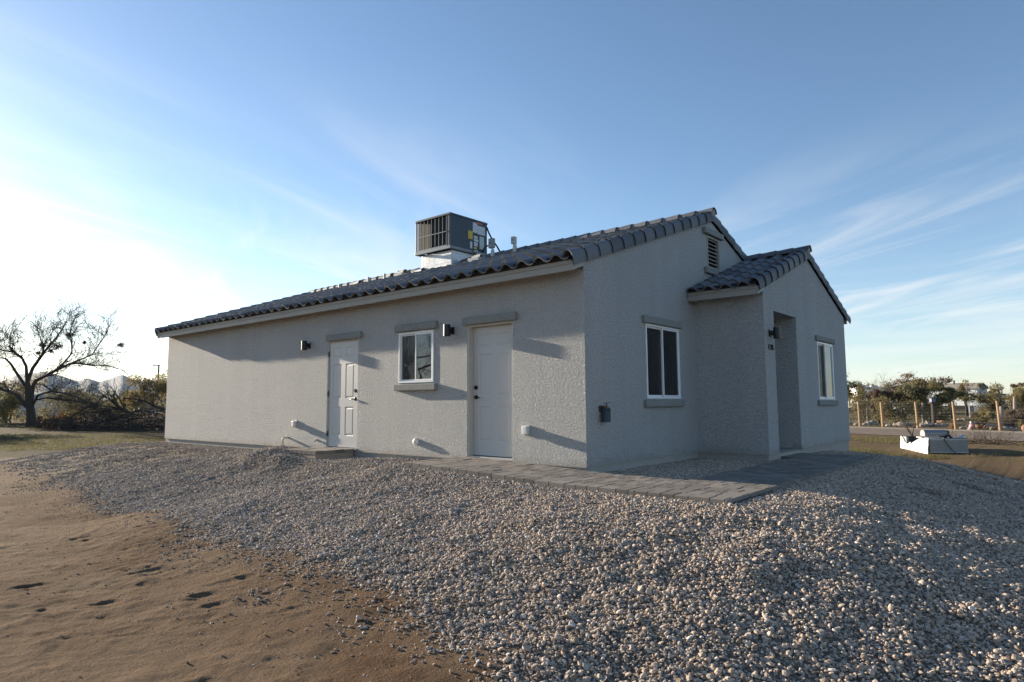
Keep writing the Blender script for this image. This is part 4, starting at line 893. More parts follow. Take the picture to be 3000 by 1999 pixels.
bm.build('branches', MBARK, bp)
dl = []
for i in range(2600):
    u = r.uniform(170, 505); D = 41+r.normal(0, 1.1); p = gpt(u, D)-bo; dl.append(p+np.array([0, 0, r.random()**1.3*1.0*(1 if u > 250 else .5)]))
leaves('dead_leaves', dl, .09, LF['plum'], bp, 1.8, r=r)
o = empty('dry_bush', gpt(182, 42), 'rust brown dry bush beside the bare mesquite trunk', 'bush'); q = []; bm = MB()
for i in range(60): branch(bm, r, (r.normal(0, .25), r.normal(0, .2), 0), np.array([r.normal(0, .6), r.normal(0, .6), 1.]), r.uniform(.5, .9), .012, 1, q, (2, 3), .25, .0, .6, .6, .004)
bm.build('twigs', MDRYTWIG, o); leaves('foliage', np.array(q)[r.integers(0, len(q), 900)]+r.normal(0, .09, (900, 3)), .08, LF['rust'], o, r=r)
st = empty('tree_stump', gpt(119, 43), 'short dark stump between the mesquite trunk and the old tyre', 'stump'); MB().lathe([(.19, -.1), (.16, .1), (.15, .5), (.165, .78), (.10, .80)], 12).build('stump_wood', plain('stump_wood', (.10, .05, .04), .9, var=.4, bump=.5), st)
ty = empty('old_tyre', gpt(143, 42.6), 'old black tyre standing on edge beside the stump', 'tyre'); prof = [(.20, -.10), (.29, -.12), (.335, -.08), (.335, .08), (.29, .12), (.20, .10), (.22, 0.), (.20, -.10)]
axs = [rt0, Zv, fw0]; tb_ = MB().lathe(prof, 28, (0, 0, .33), axs, cap=False); tb_.build('tyre_rubber', plain('old_rubber', (.02, .02, .02), .8), ty)
MB().lathe([(.19, -.03), (.12, -.02), (.04, -.05), (.04, .05), (.12, .02), (.19, .03)], 20, (0, 0, .33), axs).build('rim', plain('rusty_rim', (.06, .045, .035), .7), ty)
leafy('palo_verde_tree', gpt(22, 58), 3.4, 5.5, 'olive', 'olive green palo verde behind the bare mesquite at the left edge', trunk=.22, nl=4200, ls=.15, seed=21)
for i, (x, y, H, lb) in enumerate(((-44, -1.5, 4.6, 'broad unseen palo verde added past the left edge to shade the yard'), (-47, -7.5, 4.2, 'second unseen palo verde added for shade past the left edge, farther from the house'), (-54, -3.5, 4.4, 'third unseen palo verde added for shade past the left edge, the farthest of them'))):
    leafy('palo_verde_tree', (x, y, gz1(x, y)), H, 6.0, 'olive', lb, trunk=.2, nl=2600, ls=.2, seed=70+i)  # unseen trees added to throw shade on the far-left ground
leafy('shrub', gpt(-60, 52), 2.8, 5., 'dark', 'dark shrub past the left edge behind the mesquite', 'shrub', trunk=.15, nl=1800, seed=22)
leafy('shrub', gpt(205, 62), 2.6, 6.0, 'olive', 'olive shrub behind the stump and tyre', 'shrub', trunk=.1, nl=3400, ls=.14, seed=23)
leafy('shrub', gpt(300, 66), 2.9, 6.5, 'grey', 'grey green shrub behind the middle of the brush pile', 'shrub', trunk=.1, nl=3400, ls=.15, seed=24)
leafy('palo_verde_tree', gpt(436, 56), 4.2, 4.6, 'yellow', 'yellowish palo verde standing just left of the house corner', trunk=.3, nl=3600, ls=.14, seed=25, bark=MBARKL, thin=.44)
leafy('palo_verde_tree', gpt(500, 60), 5.0, 4.2, 'yellow', 'taller yellow green palo verde half hidden by the house corner', trunk=.3, nl=2600, ls=.14, seed=26, bark=MBARKL, thin=.46)
leafy('shrub', gpt(380, 75), 2.4, 6.5, 'olive', 'low olive shrub behind the right end of the brush pile', 'shrub', trunk=.1, nl=2600, ls=.16, seed=27)
o = empty('utility_pole', gpt(460, 92), 'wooden utility pole with a short arm rising behind the yellow trees', 'pole'); MB().tube([(0, 0, -.5), (0, 0, 7.2)], [.14, .11], 8).build('pole', MBARK, o)
MB().obox(-rt0*.35+Zv*7.12, rt0*.5, fw0*.05, Zv*.06).build('crossarm', MBARK, o); MB().lathe([(.05, 0), (.07, .08), (.04, .2)], 8, -rt0*.7+Zv*7.17).build('insulator', MGREYP, o)
# the far car and shed on the left
def car(loc, rz, label, paint, scale=1.):
    o = empty('parked_car', loc, label, 'car', None, rz); s = scale
    body = MB(); prof = [(-2.2, .35), (-2.25, .7), (-2.1, .95), (-1.3, 1.02), (-.75, 1.5), (.75, 1.55), (1.55, 1.02), (2.15, .92), (2.25, .6), (2.2, .35)]
    n = len(prof); vs = [(x*s, y*s*(1 if z < 1.1 else .8), z*s) for y in (-.85, .85) for x, z in prof]; body.add(vs, [tuple(range(n-1, -1, -1)), tuple(range(n, 2*n))]+[(i, (i+1) % n, n+(i+1) % n, n+i) for i in range(n)]); body.build('body', paint, o, bevel=.04*s)
    for y in (-.86, .86):
        MB().add([(-1.1*s, y*s*.99, 1.05*s), (1.3*s, y*s*.99, 1.05*s), (.7*s, y*.84*s, 1.46*s), (-.68*s, y*.84*s, 1.43*s)], [(0, 1, 2, 3)]).build('side_window', MDARK, o)
        for x in (-1.4, 1.4):
            w_ = MB().lathe([(.18*s, -.11*s), (.32*s, -.11*s), (.33*s, 0), (.32*s, .11*s), (.18*s, .11*s)], 18, (x*s, y*s*.98, .33*s), [(1, 0, 0), (0, 0, 1), (0, 1, 0)]).build('wheel', MBLACK, o)
            MB().lathe([(.18*s, -.06*s), (.05*s, -.08*s), (.05*s, .08*s), (.18*s, .06*s)], 14, (x*s, y*s*.98, .33*s), [(1, 0, 0), (0, 0, 1), (0, 1, 0)]).build('rim', MALU, w_)
        MB().box((-2.26*s, y*s-.14*s, .62*s), (-2.2*s, y*s+.14*s, .76*s)).build('headlight', MWHITEP, o)
    return o
MCARW = plain('white_car_paint', (.72, .72, .72), .25, var=.02)
car(gpt(424, 78), R(-10), 'white car parked behind the yellow palo verde', MCARW)
def shed(loc, rz, w_, d, h, rise, wall, roof, label, name='shed', skirt=0):
    o = empty(name, loc, label, 'building', None, rz)
    MB().add([(-w_/2, -d/2, skirt), (w_/2, -d/2, skirt), (w_/2, d/2, skirt), (-w_/2, d/2, skirt), (-w_/2, -d/2, h), (w_/2, -d/2, h), (w_/2, d/2, h), (-w_/2, d/2, h), (0, -d/2, h+rise), (0, d/2, h+rise)], [(0, 1, 5, 8, 4), (1, 2, 6, 5), (2, 3, 7, 9, 6), (3, 0, 4, 7)]).build('wall', wall, o)
    e = .25; t = .08
    MB().add([(-w_/2-e, -d/2-e, h-e*rise/(w_/2)+.01), (0, -d/2-e, h+rise+.01), (w_/2+e, -d/2-e, h-e*rise/(w_/2)+.01), (-w_/2-e, d/2+e, h-e*rise/(w_/2)+.01), (0, d/2+e, h+rise+.01), (w_/2+e, d/2+e, h-e*rise/(w_/2)+.01),
              (-w_/2-e, -d/2-e, h-e*rise/(w_/2)+.01+t), (0, -d/2-e, h+rise+.01+t), (w_/2+e, -d/2-e, h-e*rise/(w_/2)+.01+t), (-w_/2-e, d/2+e, h-e*rise/(w_/2)+.01+t), (0, d/2+e, h+rise+.01+t), (w_/2+e, d/2+e, h-e*rise/(w_/2)+.01+t)],
             [(0, 1, 4, 3), (1, 2, 5, 4), (6, 9, 10, 7), (7, 10, 11, 8), (0, 6, 7, 1), (1, 7, 8, 2), (3, 4, 10, 9), (4, 5, 11, 10), (0, 3, 9, 6), (2, 8, 11, 5)]).build('roof', roof, o)
    return o
o = shed(gpt(128, 105), math.atan2(rt0[1], rt0[0]), 4.5, 5, 2.6, .6, plain('pale_blue_wall', (.42, .50, .58), .7), plain('grey_shingle', (.2, .2, .2), .8), 'pale blue shed glimpsed behind the bare mesquite trunk')
MB().box((-.5, -2.53, 0), (.5, -2.505, 2)).build('door', MVINYL, o)
# ------------------------------------------------------------------ right: fence, road, yard over the road
posts = [(2516, 38.4), (2583, 37.2), (2685, 35.5), (2795, 33.7), (2925, 31.7)]
P5 = [gpt(u, D) for u, D in posts]; fd_ = (P5[-1]-P5[0]); fl = np.linalg.norm(fd_[:2]); fdir = np.array([fd_[0], fd_[1], 0])/fl; fnor = np.array([fdir[1], -fdir[0], 0])
if fnor@fw0 > 0: fnor = -fnor                                             # towards the camera
MPOST = plain('new_timber_post', (.35, .225, .125), .8, var=.2, scale=5); MPOSTW = plain('weathered_post', (.25, .21, .17), .9, var=.3)
fence = empty('wire_fence', P5[2], 'wire mesh fence on fresh orange timber posts along the road', 'fence'); fo_ = P5[2]
line = list(P5)+[P5[-1]+fdir*(2.9*k) for k in (1, 2)]+[P5[0]-fdir*(2.6*k) for k in (1, 2, 3, 4)]
for i, p in enumerate(line):
    p = p-fo_; ln_ = fdir*(.07 if i in (2, 3, 4) else .05); t = rng.uniform(-.02, .02)
    MB().tube([p+np.array([0, 0, -.3]), p+np.array([0, 0, .7])-ln_*.5, p+np.array([0, 0, 1.42+t])-ln_], [.064, .061, .058], 10).build('post', MPOST, fence)
ws = MB(); A = line[-1]-fo_; B = line[6]-fo_; n = int(np.linalg.norm((B-A)[:2])/.16)
for k in range(9): ws.tube([A+Zv*(.08+k*.155)+fnor*.09+(B-A)*f*np.array([1, 1, 0])+np.array([0, 0, (B-A)[2]*f]) for f in (0, .25, .5, .75, 1)], .002, 3, cap=False)
for k in range(n): q = A+(B-A)*k/n+fnor*.09; ws.tube([q+Zv*.05, q+Zv*1.33], .0016, 3, cap=False)
ws.build('wire_mesh', plain('galvanised_wire', (.36, .35, .33), .5, .5), fence)
def strip(name, off0, off1, mat, label, dz, y0=-140, y1=90, n=120):
    vs = []; fs = []
    for i in range(n+1):
        s_ = y0+(y1-y0)*i/n; w0 = .12*math.sin(i*.9)+.1*math.sin(i*2.3)
        for off in (off0+w0, (off0*2+off1)/3, (off0+off1*2)/3, off1+.1*math.sin(i*1.7)):
            p = P5[2]+fdir*s_+fnor*off; vs.append((p[0], p[1], float(gbase(np.array([p[0]]), np.array([p[1]]))[0])+dz))
    for i in range(n):
        for k in range(3): fs.append((4*i+k, 4*i+k+1, 4*i+5+k, 4*i+4+k))
    return tag(link(name, mesh_np(vs, fs, 4), mat, None, True), label, 'road', kind='structure')
MVERGE = plain('gravel_verge', (.27, .21, .15), .95, var=.35, scale=4, bump=.6, bscale=25)
strip('road_verge', .5, 2.6, MVERGE, 'pale gravel verge between the fence and the road', .010); strip('road', 2.5, 8.3, MROAD, 'dusty grey asphalt road crossing behind the house', .016)
strip('lane', -9.5, -6.3, MROAD, 'grey lane behind the wire fence', .012)
def shrubs(): pass
LS = [  # kind of thing, u, D, height, width, leaf, label, trunk share, leaves, leaf size, seed, extra
 ('tall_tree', 2452, 56, 4.6, 3.6, 'grey', 'tall grey green tree half hidden behind the right house corner', .3, 2600, .13, 31, dict(thin=.47)),
 ('umbrella_tree', 2672, 68, 4.4, 4.6, 'brown', 'tall rusty brown crowned tree rising above the trailer', .45, 3000, .17, 32, dict(flat=.5, thin=.42)),
 ('palo_verde_tree', 2540, 54, 3.1, 3.0, 'olive', 'olive yellow palo verde in front of the trailer roof', .3, 2400, .12, 33, dict(thin=.44)),
 ('shrub', 2518, 44, 1.75, 2.2, 'grey', 'thin grey shrub between the two fence posts nearest the house', .2, 900, .10, 34, dict(thin=.46)),
 ('shrub', 2570, 42.5, 2.45, 1.6, 'plum', 'tall purplish brown shrub beside the second orange post', .1, 2300, .09, 35, {}),
 ('ironwood_tree', 2636, 44, 2.45, 2.9, 'dark', 'dark green small tree spreading over the pale car', .42, 2300, .12, 36, dict(flat=.6)),
 ('palo_verde_tree', 2725, 44, 3.0, 2.9, 'olive', 'broad olive palo verde behind the dark box topped post', .38, 3800, .12, 37, {}),
 ('shrub', 2640, 41, 1.5, 2.9, 'olive', 'low olive brown shrub behind the middle fence post', .05, 2400, .10, 38, dict(stems=4)),
 ('shrub', 2735, 47, 1.6, 3.0, 'dark', 'low dark shrub under the broad palo verde', .05, 1800, .12, 39, {}),
 ('ironwood_tree', 2786, 51, 2.5, 2.3, 'dark', 'dark flat crowned tree in front of the mobile home', .62, 1700, .13, 40, dict(flat=.45, stems=1, low=1.4)),
 ('pale_tree', 2831, 62, 3.4, 1.7, 'yellow', 'thin pale leaved tree right of the mobile home roof', .45, 900, .13, 41, dict(thin=.46)),
 ('pale_tree', 2874, 63, 3.1, 1.9, 'grey', 'sparse grey tree above the olive hedge on the right', .45, 900, .13, 42, dict(thin=.48)),
 ('palo_verde_tree', 2895, 55, 2.45, 2.9, 'olive', 'rounded olive palo verde behind the lattice fence', .15, 3200, .12, 43, {}),
 ('palo_verde_tree', 2965, 56, 2.35, 3.2, 'olive', 'wide olive palo verde over the right end of the lattice', .15, 3200, .12, 44, {}),
 ('palo_verde_tree', 3040, 55, 2.6, 3.2, 'olive', 'olive palo verde cut by the right picture edge', .15, 2600, .12, 45, {}),
 ('pale_tree', 2987, 66, 3.6, 1.3, 'brown', 'small round topped tree standing above the right hedge', .5, 700, .13, 46, {}),
 ('shrub', 2963, 35.5, 1.05, 1.25, 'plum', 'brown leafless shrub right of the last orange post', .12, 1700, .07, 47, dict(stems=4)),
 ('shrub', 2876, 38, .95, 1.2, 'olive', 'light green bush above the half barrel planter', .25, 1100, .08, 48, {}),
 ('shrub', 3010, 37, 1.1, 1.2, 'plum', 'brown shrub at the right picture edge by the lattice', .12, 1300, .07, 49, {}),
]
for nm_, u, D, H, Wd, kd, lb, tk, nl, ls_, sd, ex in LS:
    leafy(nm_, gpt(u, D), H, Wd, kd, lb, 'shrub' if nm_ == 'shrub' else 'tree', None, tk, nl, ls_, sd, **ex)
o = empty('bare_tree', gpt(2592, 60), 'bare pale tree with fine twigs above the trailer', 'tree'); bm = MB(); q = []; r = np.random.default_rng(5)
bm.tube([(0, 0, -.2), (.05, 0, 1.2), (0, .1, 2.2)], [.08, .06, .05], 6, cap=False)
for k in range(6): branch(bm, r, (0, .05, 1.2+.18*k), np.array([r.normal(0, .6), r.normal(0, .6), 1.]), 1.3, .028, 2, q, (3, 4), .2, .03, .6, .62, .006)
bm.build('trunk', MBARKL, o)
# trailer
tv = empty('camper_trailer', gpt(2592, 80), 'long white camper trailer parked behind the palo verde shrubs', 'trailer', None, math.atan2(rt0[1], rt0[0])+R(4))
MB().box((-4.15, -1.25, .7), (4.15, 1.25, 3.25)).build('body', plain('trailer_white', (.78, .77, .74), .35, var=.03), tv, bevel=.22, seg=4)
tw = MB()
for x in (-3.2, -1.4, .6, 2.6): MB().box((x, -1.268, 1.7), (x+.8, -1.24, 2.35)).build('window', MDARK, tv)
MB().box((-.35, -1.266, .8), (.3, -1.24, 2.6)).build('door', MVINYL, tv); MB().box((-4.1, -1.262, 1.25), (4.1, -1.245, 1.4)).build('stripe', plain('tan_stripe', (.4, .3, .2), .5), tv)
for x in (-3.4, -1.9): MB().box((x, -.5, 3.22), (x+.8, .4, 3.42)).build('roof_vent', MWHITEP, tv, bevel=.03)
for x in (-.5, .45): MB().lathe([(.2, -.12), (.36, -.12), (.36, .12), (.2, .12)], 16, (x, -1.1, .36), [(1, 0, 0), (0, 0, 1), (0, 1, 0)]).build('wheel', MBLACK, tv)
MB().tube([(-4.1, 0, .6), (-5.2, 0, .55)], .06, 6).build('tow_bar', MBLACK, tv)
car(gpt(2668, 74), math.atan2(rt0[1], rt0[0])+R(205), 'white sunlit car parked in front of the camper trailer', MCARW, 1.08)
# mobile home, grey blue building
o = shed(gpt(2738, 104), math.atan2(rt0[1], rt0[0])+R(38), 4.3, 13, 3.35, .75, plain('pale_siding', (.55, .58, .60), .6, var=.04), plain('tan_shingle', (.27, .24, .20), .85), 'pale mobile home with a tan roof and dark crawl space', 'mobile_home', .75)
MB().box((-2.0, -6.3, -.3), (2.0, 6.3, .74)).build('skirting', MDARK, o)
MB().box((2.155, -4, 1.7), (2.19, -2.6, 2.7)).build('window', MVINYL, o); MB().lathe([(.12, 3.9), (.12, 4.5), (.2, 4.5), (.2, 4.62)], 10, (-.4, -3, 0)).build('roof_vent', MBLACK, o)
MB().box((2.16, -6.5, .8), (2.23, -5.3, 3.0)).build('porch_panel', MVINYL, o)
shed(gpt(2868, 135), math.atan2(rt0[1], rt0[0])+R(10), 8, 5, 2.7, .5, plain('slate_wall', (.24, .28, .32), .7), plain('slate_roof', (.2, .21, .23), .8), 'slate blue outbuilding behind the right hedge')
# lattice fence
lf0, lf1 = gpt(2838, 58), gpt(3090, 54); dl_ = (lf1-lf0); ln = np.linalg.norm(dl_); dl_ /= ln
la = empty('lattice_fence', lf0, 'low white lattice fence below the right hedge', 'fence')
lm = MB(); z0, z1_ = .95, 1.45
for k in range(int(ln/.19)+3):
    for s in (-1, 1):
        a = k*.19-.25; p0, p1 = a, a+s*.5
        if s < 0: p0, p1 = a+.5, a
        if min(p0, p1) < 0 or max(p0, p1) > ln: continue
        c = dl_*(p0+p1)/2+Zv*(z0+z1_)/2; ax = (dl_*(p1-p0)+Zv*(z1_-z0))/2; nrm_ = np.cross(dl_, Zv); w_ = np.cross(nrm_, ax/np.linalg.norm(ax)); lm.obox(c+nrm_*.008*s, ax, w_*.022, nrm_*.005)
lm.build('lattice', MVINYL, la); MB().obox(dl_*ln/2+Zv*1.47, dl_*ln/2, np.cross(dl_, Zv)*.03, Zv*.025).build('top_rail', MVINYL, la)
for k in range(5): MB().obox(dl_*(ln*k/4)+Zv*.7, dl_*.05, np.cross(dl_, Zv)*.05, Zv*.85).build('post', MVINYL, la)
MB().obox(dl_*ln/2+Zv*.5, dl_*ln/2, np.cross(dl_, Zv)*.012, Zv*.44).build('lower_panel', plain('grey_panel', (.3, .31, .3), .8, var=.2), la)
# posts behind the fence
for u, D, h, rr_, mat, lb in ((2702, 43, 1.35, .09, MPOSTW, 'pale weathered post left of the dark box topped post'), (2931, 33.5, 1.15, .10, MPOSTW, 'leaning weathered post just right of the last orange post'), (2973, 46, 1.7, .13, MPOSTW, 'short weathered post in front of the lattice fence'), (2540, 47, 1.2, .08, MPOSTW, 'small pale post behind the first two orange posts')):
    o = empty('wooden_post', gpt(u, D), lb, 'post', 'weathered posts in the yard over the road'); MB().tube([(0, 0, -.2), (-.03, 0, h*.5), (.02, .02, h)], [rr_, rr_*.9, rr_*.85], 9).build('post_wood', mat, o)
D = 38.; o = empty('birdhouse_post', gpt(2732, D), 'thick dark post carrying a small blue grey box', 'post'); MB().tube([(0, 0, -.2), (.02, 0, .8), (0, 0, 1.32)], [.13, .105, .1], 10).build('post', MBARK, o)
MB().obox(Zv*1.36, rt0*.16, fw0*.14, Zv*.04).build('platform', MBARK, o); MB().obox(Zv*1.50, rt0*.12, fw0*.11, Zv*.10).build('box', plain('blue_grey_box', (.16, .19, .27), .6), o); MB().obox(Zv*1.63, rt0*.16, fw0*.14, Zv*.03).build('cap', MBARK, o)
# cacti
MCACT = plain('cactus_skin', (.13, .12, .05), .8, var=.3, scale=20); MSPINE = plain('rusty_spines', (.36, .19, .07), .8, var=.3, scale=30)
def cactus(u, D, rad, h, label):
    o = empty('barrel_cactus', gpt(u, D), label, 'cactus', 'barrel cacti along the wire fence'); n = 48; prof = [(.75, 0), (.98, .2), (1., .5), (.93, .75), (.7, .93), (.3, 1.)]; vs = []; fs = []
    for f, z in prof:
        for j in range(n):
            q = 6.283*j/n; s = rad*f*(1+.07*math.cos(16*q)); vs.append((math.cos(q)*s, math.sin(q)*s, z*h))
    for i in range(len(prof)-1):
        for j in range(n): fs.append((i*n+j, i*n+(j+1) % n, (i+1)*n+(j+1) % n, (i+1)*n+j))
    fs.append(tuple((len(prof)-1)*n+j for j in range(n))); MB().add(vs, fs).build('cactus_body', MCACT, o)
    sm = MB(); rr = np.random.default_rng(int(u))
    for _ in range(700):
        q = 6.283*rr.integers(0, 16)/16; k = rr.uniform(.1, 1.); f = np.interp(k, [z for _, z in prof], [f for f, _ in prof]); p = np.array([math.cos(q)*rad*f*1.07, math.sin(q)*rad*f*1.07, k*h]); d = p/np.linalg.norm(p)*[1, 1, .3]+rr.normal(0, .6, 3); sm.tube([p, p+d*.045], [.004, .001], 3, cap=False)
    sm.build('spines', MSPINE, o)
cactus(2788, 34.2, .14, .27, 'small orange tan barrel cactus beside the fourth orange post'); cactus(2986, 33, .17, .5, 'tall barrel cactus with orange top near the right picture edge')
# planter, pots, figurine
D = 34.; o = empty('barrel_planter', gpt(2862, D), 'round brown planter standing before a dark boulder', 'planter'); MB().lathe([(.26, 0), (.33, .18), (.34, .36), (.30, .36), (.29, .28), (.0, .28)], 20).build('tub', plain('brown_wood', (.22, .12, .06), .85, var=.3, scale=14), o); MB().lathe([(.337, .08), (.342, .08), (.342, .12), (.337, .12)], 20, cap=False).build('hoop', MBRONZE, o); stk = MB(); r = np.random.default_rng(9)
for k in range(9): branch(stk, r, (r.normal(0, .1), r.normal(0, .1), .28), np.array([r.normal(0, .4), r.normal(0, .4), 1.]), .45, .018, 1, [], (2, 3), .25, .02, .6, .6, .005)
stk.build('stems', MTWIG, o)
o = tag(stones(MB(), r, (0, 0, 0), .48).build('boulder', plain('dark_rock', (.075, .07, .068), .9, var=.3, bump=.6, bscale=8), None, bevel=0), 'dark rounded boulder behind the pink figurine', 'boulder'); o.location = gpt(2848, 35.3)+np.array([0, 0, .0])
D = 32.8; fg = empty('garden_figurine', gpt(2840, D), 'small garden figurine in pink seated beside the brown planter', 'figurine'); Rt = rt0; MPINK = plain('pink_glaze', (.62, .30, .36), .4); MSKIN = plain('pale_glaze', (.68, .58, .52), .4)
MB().lathe([(.05, .12), (.085, .15), (.075, .24), (.045, .30), (.03, .315)], 16).build('torso', MPINK, fg, smooth=True)
hd = MB().lathe([(.015, .305), (.04, .325), (.05, .36), (.042, .40), (.015, .415)], 14).build('head', MSKIN, fg, smooth=True); MB().lathe([(.052, .372), (.05, .40), (.03, .425), (.0, .43)], 14, cap=False).build('hair', plain('white_hair', (.6, .58, .55), .6), hd)
for s in (-1, 1): MB().tube([fw0*.04*s+Zv*.14, fw0*.045*s-Rt*.10+Zv*.13, fw0*.045*s-Rt*.13+Zv*.02, fw0*.045*s-Rt*.17+Zv*.012], [.03, .027, .022, .02], 8).build('leg', MSKIN, fg, smooth=True); MB().tube([fw0*.08*s+Zv*.27, fw0*.09*s-Rt*.04+Zv*.2, fw0*.05*s-Rt*.08+Zv*.17], [.024, .02, .018], 8).build('arm', MPINK, fg, smooth=True)
MB().lathe([(.07, 0), (.08, .05), (.07, .12)], 12).build('seat', plain('stone_seat', (.2, .16, .13), .9), fg)
o = empty('clay_pot', gpt(2886, 33), 'orange clay pot tipped over left of the last orange post', 'pot'); MB().lathe([(.09, -.16), (.13, .0), (.155, .12), (.165, .12), (.165, .17), (.135, .17), (.12, .05), (0, .02)], 20, (0, 0, .15), [(0.3, .3, .9), (.7, -.7, 0), tuple(-rt0*.8+Zv*.35)]).build('pot_body', plain('terracotta', (.30, .16, .09), .85), o)
o = empty('clay_pot', gpt(2909, 32.3), 'dark brown clay pot beside a rock at the last orange post', 'pot'); MB().lathe([(.12, 0), (.19, .14), (.20, .26), (.16, .30), (.14, .28), (0, .2)], 18).build('pot_body', plain('brown_clay', (.19, .11, .07), .85), o); MB().tube([-rt0*.17+Zv*.24, -rt0*.1+Zv*.40, rt0*.1+Zv*.40, rt0*.17+Zv*.24], .02, 8).build('handle', plain('brown_clay_handle', (.15, .09, .06), .85), o)
o = empty('clay_pot', gpt(2996, 31), 'tall rust coloured jar in front of the tall barrel cactus', 'pot'); MB().lathe([(.13, 0), (.21, .15), (.22, .3), (.15, .42), (.10, .45), (.12, .5), (.09, .5), (.08, .42)], 18).build('jar_body', plain('rust_clay', (.27, .15, .10), .85, var=.25), o)
o = empty('planter_trough', gpt(2948, 33.5), 'dark low planter box under the brown leafless shrub', 'planter'); MB().obox(Zv*.12, rt0*.28, fw0*.14, Zv*.13).build('trough', plain('trough_dark', (.06, .05, .045), .8), o, bevel=.02); MB().obox(Zv*.262, rt0*.25, fw0*.11, Zv*.01).build('soil', MBARK, o)
o = tag(stones(MB(), r, (0, 0, 0), .42).build('dirt_mound', plain('red_dirt', (.30, .17, .09), .95, var=.25, bump=.5), None), 'reddish heap of dirt under the dark flat crowned tree', 'dirt mound'); o.location = gpt(2755, 45); o.scale = (1.15, 1.15, .5)
for o in COL.objects:
    if o.parent is None and o.get('category') in ('pot',) : o.scale = (.62, .62, .62)
    if o.name == 'barrel_planter': o.scale = (.58, .58, .62)
# rocks
MROCK = plain('yard_rock', (.26, .22, .18), .9, var=.35, scale=5, bump=.5, bscale=20); rk = []
for i in range(4): me = stones(MB(), np.random.default_rng(60+i), (0, 0, 0), 1.); o = me.build('yard_rock', MROCK, None); rk.append(o)
r = np.random.default_rng(77); spots = [(2530, 40, .22), (2545, 40.5, .28), (2553, 41, .3), (2600, 38.2, .2), (2620, 39, .26), (2638, 38, .33), (2652, 38.8, .25), (2700, 37, .3), (2716, 37.3, .38), (2742, 37, .25), (2757, 37.5, .2), (2815, 34.2, .16), (2900, 33.2, .2), (2917, 33.4, .17), (2938, 32.2, .22), (2955, 32.5, .2), (2972, 32, .18), (2505, 40, .2), (2712, 45, .22), (2735, 46, .25), (2808, 47, .3), (2820, 48, .25), (2790, 47, .2), (2484, 41, .25)]
for i, (u, D, s) in enumerate(spots):
    if i < 4: o = rk[i]
    else: o = rk[i % 4].copy(); COL.objects.link(o)
    tag(o, 'grey brown rock lying in the yard along the wire fence', 'rock', 'rocks lying along the wire fence'); p = gpt(u, D); o.location = p+np.array([0, 0, s*.2]); o.scale = (s, s, s*.9); o.rotation_euler = (0, 0, r.uniform(0, 6))
# ------------------------------------------------------------------ crate with sheet by the road
ca = math.atan2(rt0[1], rt0[0])-R(3.4); kx = np.array([math.cos(ca), math.sin(ca), 0]); ky = np.array([-math.sin(ca), math.cos(ca), 0])
co = gpt(2716, 19.8); co[2] = min(gz1(*(co[:2]+kx[:2]*a+ky[:2]*b)) for a in (0, 1.1) for b in (0, 1.5))+.01; CW, CD, CH = 1.10, 1.55, .455
cr = empty('wooden_crate', co, 'low open crate wrapped in white sheeting near the road', 'crate', None, ca)
MPANEL = plain('grey_weathered_board', (.30, .285, .265), .85, var=.25, scale=6); MEDGE = plain('pale_edge_tape', (.6, .6, .6), .6)
MB().box((.0, .0, .03), (CW, .03, CH-.01)).build('front_board', MPANEL, cr); MB().box((CW-.03, .032, .03), (CW, CD, CH-.01)).build('side_board', MPANEL, cr); MB().box((.0, CD-.03, .03), (CW-.032, CD, CH-.01)).build('back_board', plain('dark_board', (.05, .05, .05), .8), cr)
MB().box((.0, .032, .03), (.03, .60, CH-.01)).build('side_board', MPANEL, cr); MB().box((.0, 1.30, .03), (.03, CD-.032, CH-.01)).build('side_board', MPANEL, cr); MB().box((.01, .40, .03), (.03, 1.30, .20)).build('side_board', MPANEL, cr)
MB().box((.03, .05, .0), (CW-.03, CD-.05, .029)).build('floor', MDARK, cr); MB().box((-.006, -.006, CH-.012), (CW+.006, .62, CH)).build('lid_board', MPANEL, cr); MB().box((-.004, -.008, CH-.05), (CW+.004, -.001, CH-.03)).box((-.004, -.008, .03), (CW+.004, -.001, .05)).build('edge_tape', MEDGE, cr)
MB().box((.02, CD-.18, .03), (.10, CD-.13, CH-.02)).build('inner_post', MWHITEP, cr)
sh = MB(); n = 44; m = 14; vs = []; sheet_r = np.random.default_rng(3)
for i in range(n+1):
    y = -.012+(CD+.02)*i/n; f = i/n
    top = np.interp(f, [0, .25, .45, .62, .78, .86, .93, 1], [CH+.012, CH-.0, CH-.10, .25, .22, .26, CH-.06, CH+.005])
    for j in range(m+1):
        g_ = j/m; z = -.01+(top+.01)*g_; bulge = .018+.035*math.sin(math.pi*g_)*abs(math.sin(f*9+g_*2.2))+.02*math.sin(f*31+g_*7)*(1-abs(2*g_-1))
        vs.append((-.012-bulge-.05*(1-g_)**3, y, z))
fs = [(i*(m+1)+j, (i+1)*(m+1)+j, (i+1)*(m+1)+j+1, i*(m+1)+j+1) for i in range(n) for j in range(m)]
so_ = empty('white_sheet', co, 'sunlit white sheet sagging over the side of the crate', 'sheet', None, ca); q = MB().add(vs, fs).build('draped_side', plain('white_tarp', (.86, .84, .80), .6, var=.04), so_, smooth=True); q.modifiers.new('t', 'SOLIDIFY').thickness = .004
MB().tube([(-.03, 1.06, .235), (-.06, .98, .262), (-.05, .90, .24)], [.02, .035, .02], 8).build('knot', MWHITEP, so_, smooth=True)
mb_ = empty('mailbox', co+kx*.50+ky*.40+Zv*CH, 'grey round topped metal mailbox lying on the crate with its end open', 'mailbox', None, ca); n = 14; prof = [(-.13, .0)]+[(-.13*math.cos(math.pi*i/n), .07+.115*math.sin(math.pi*i/n)) for i in range(n+1)]+[(.13, .0)]
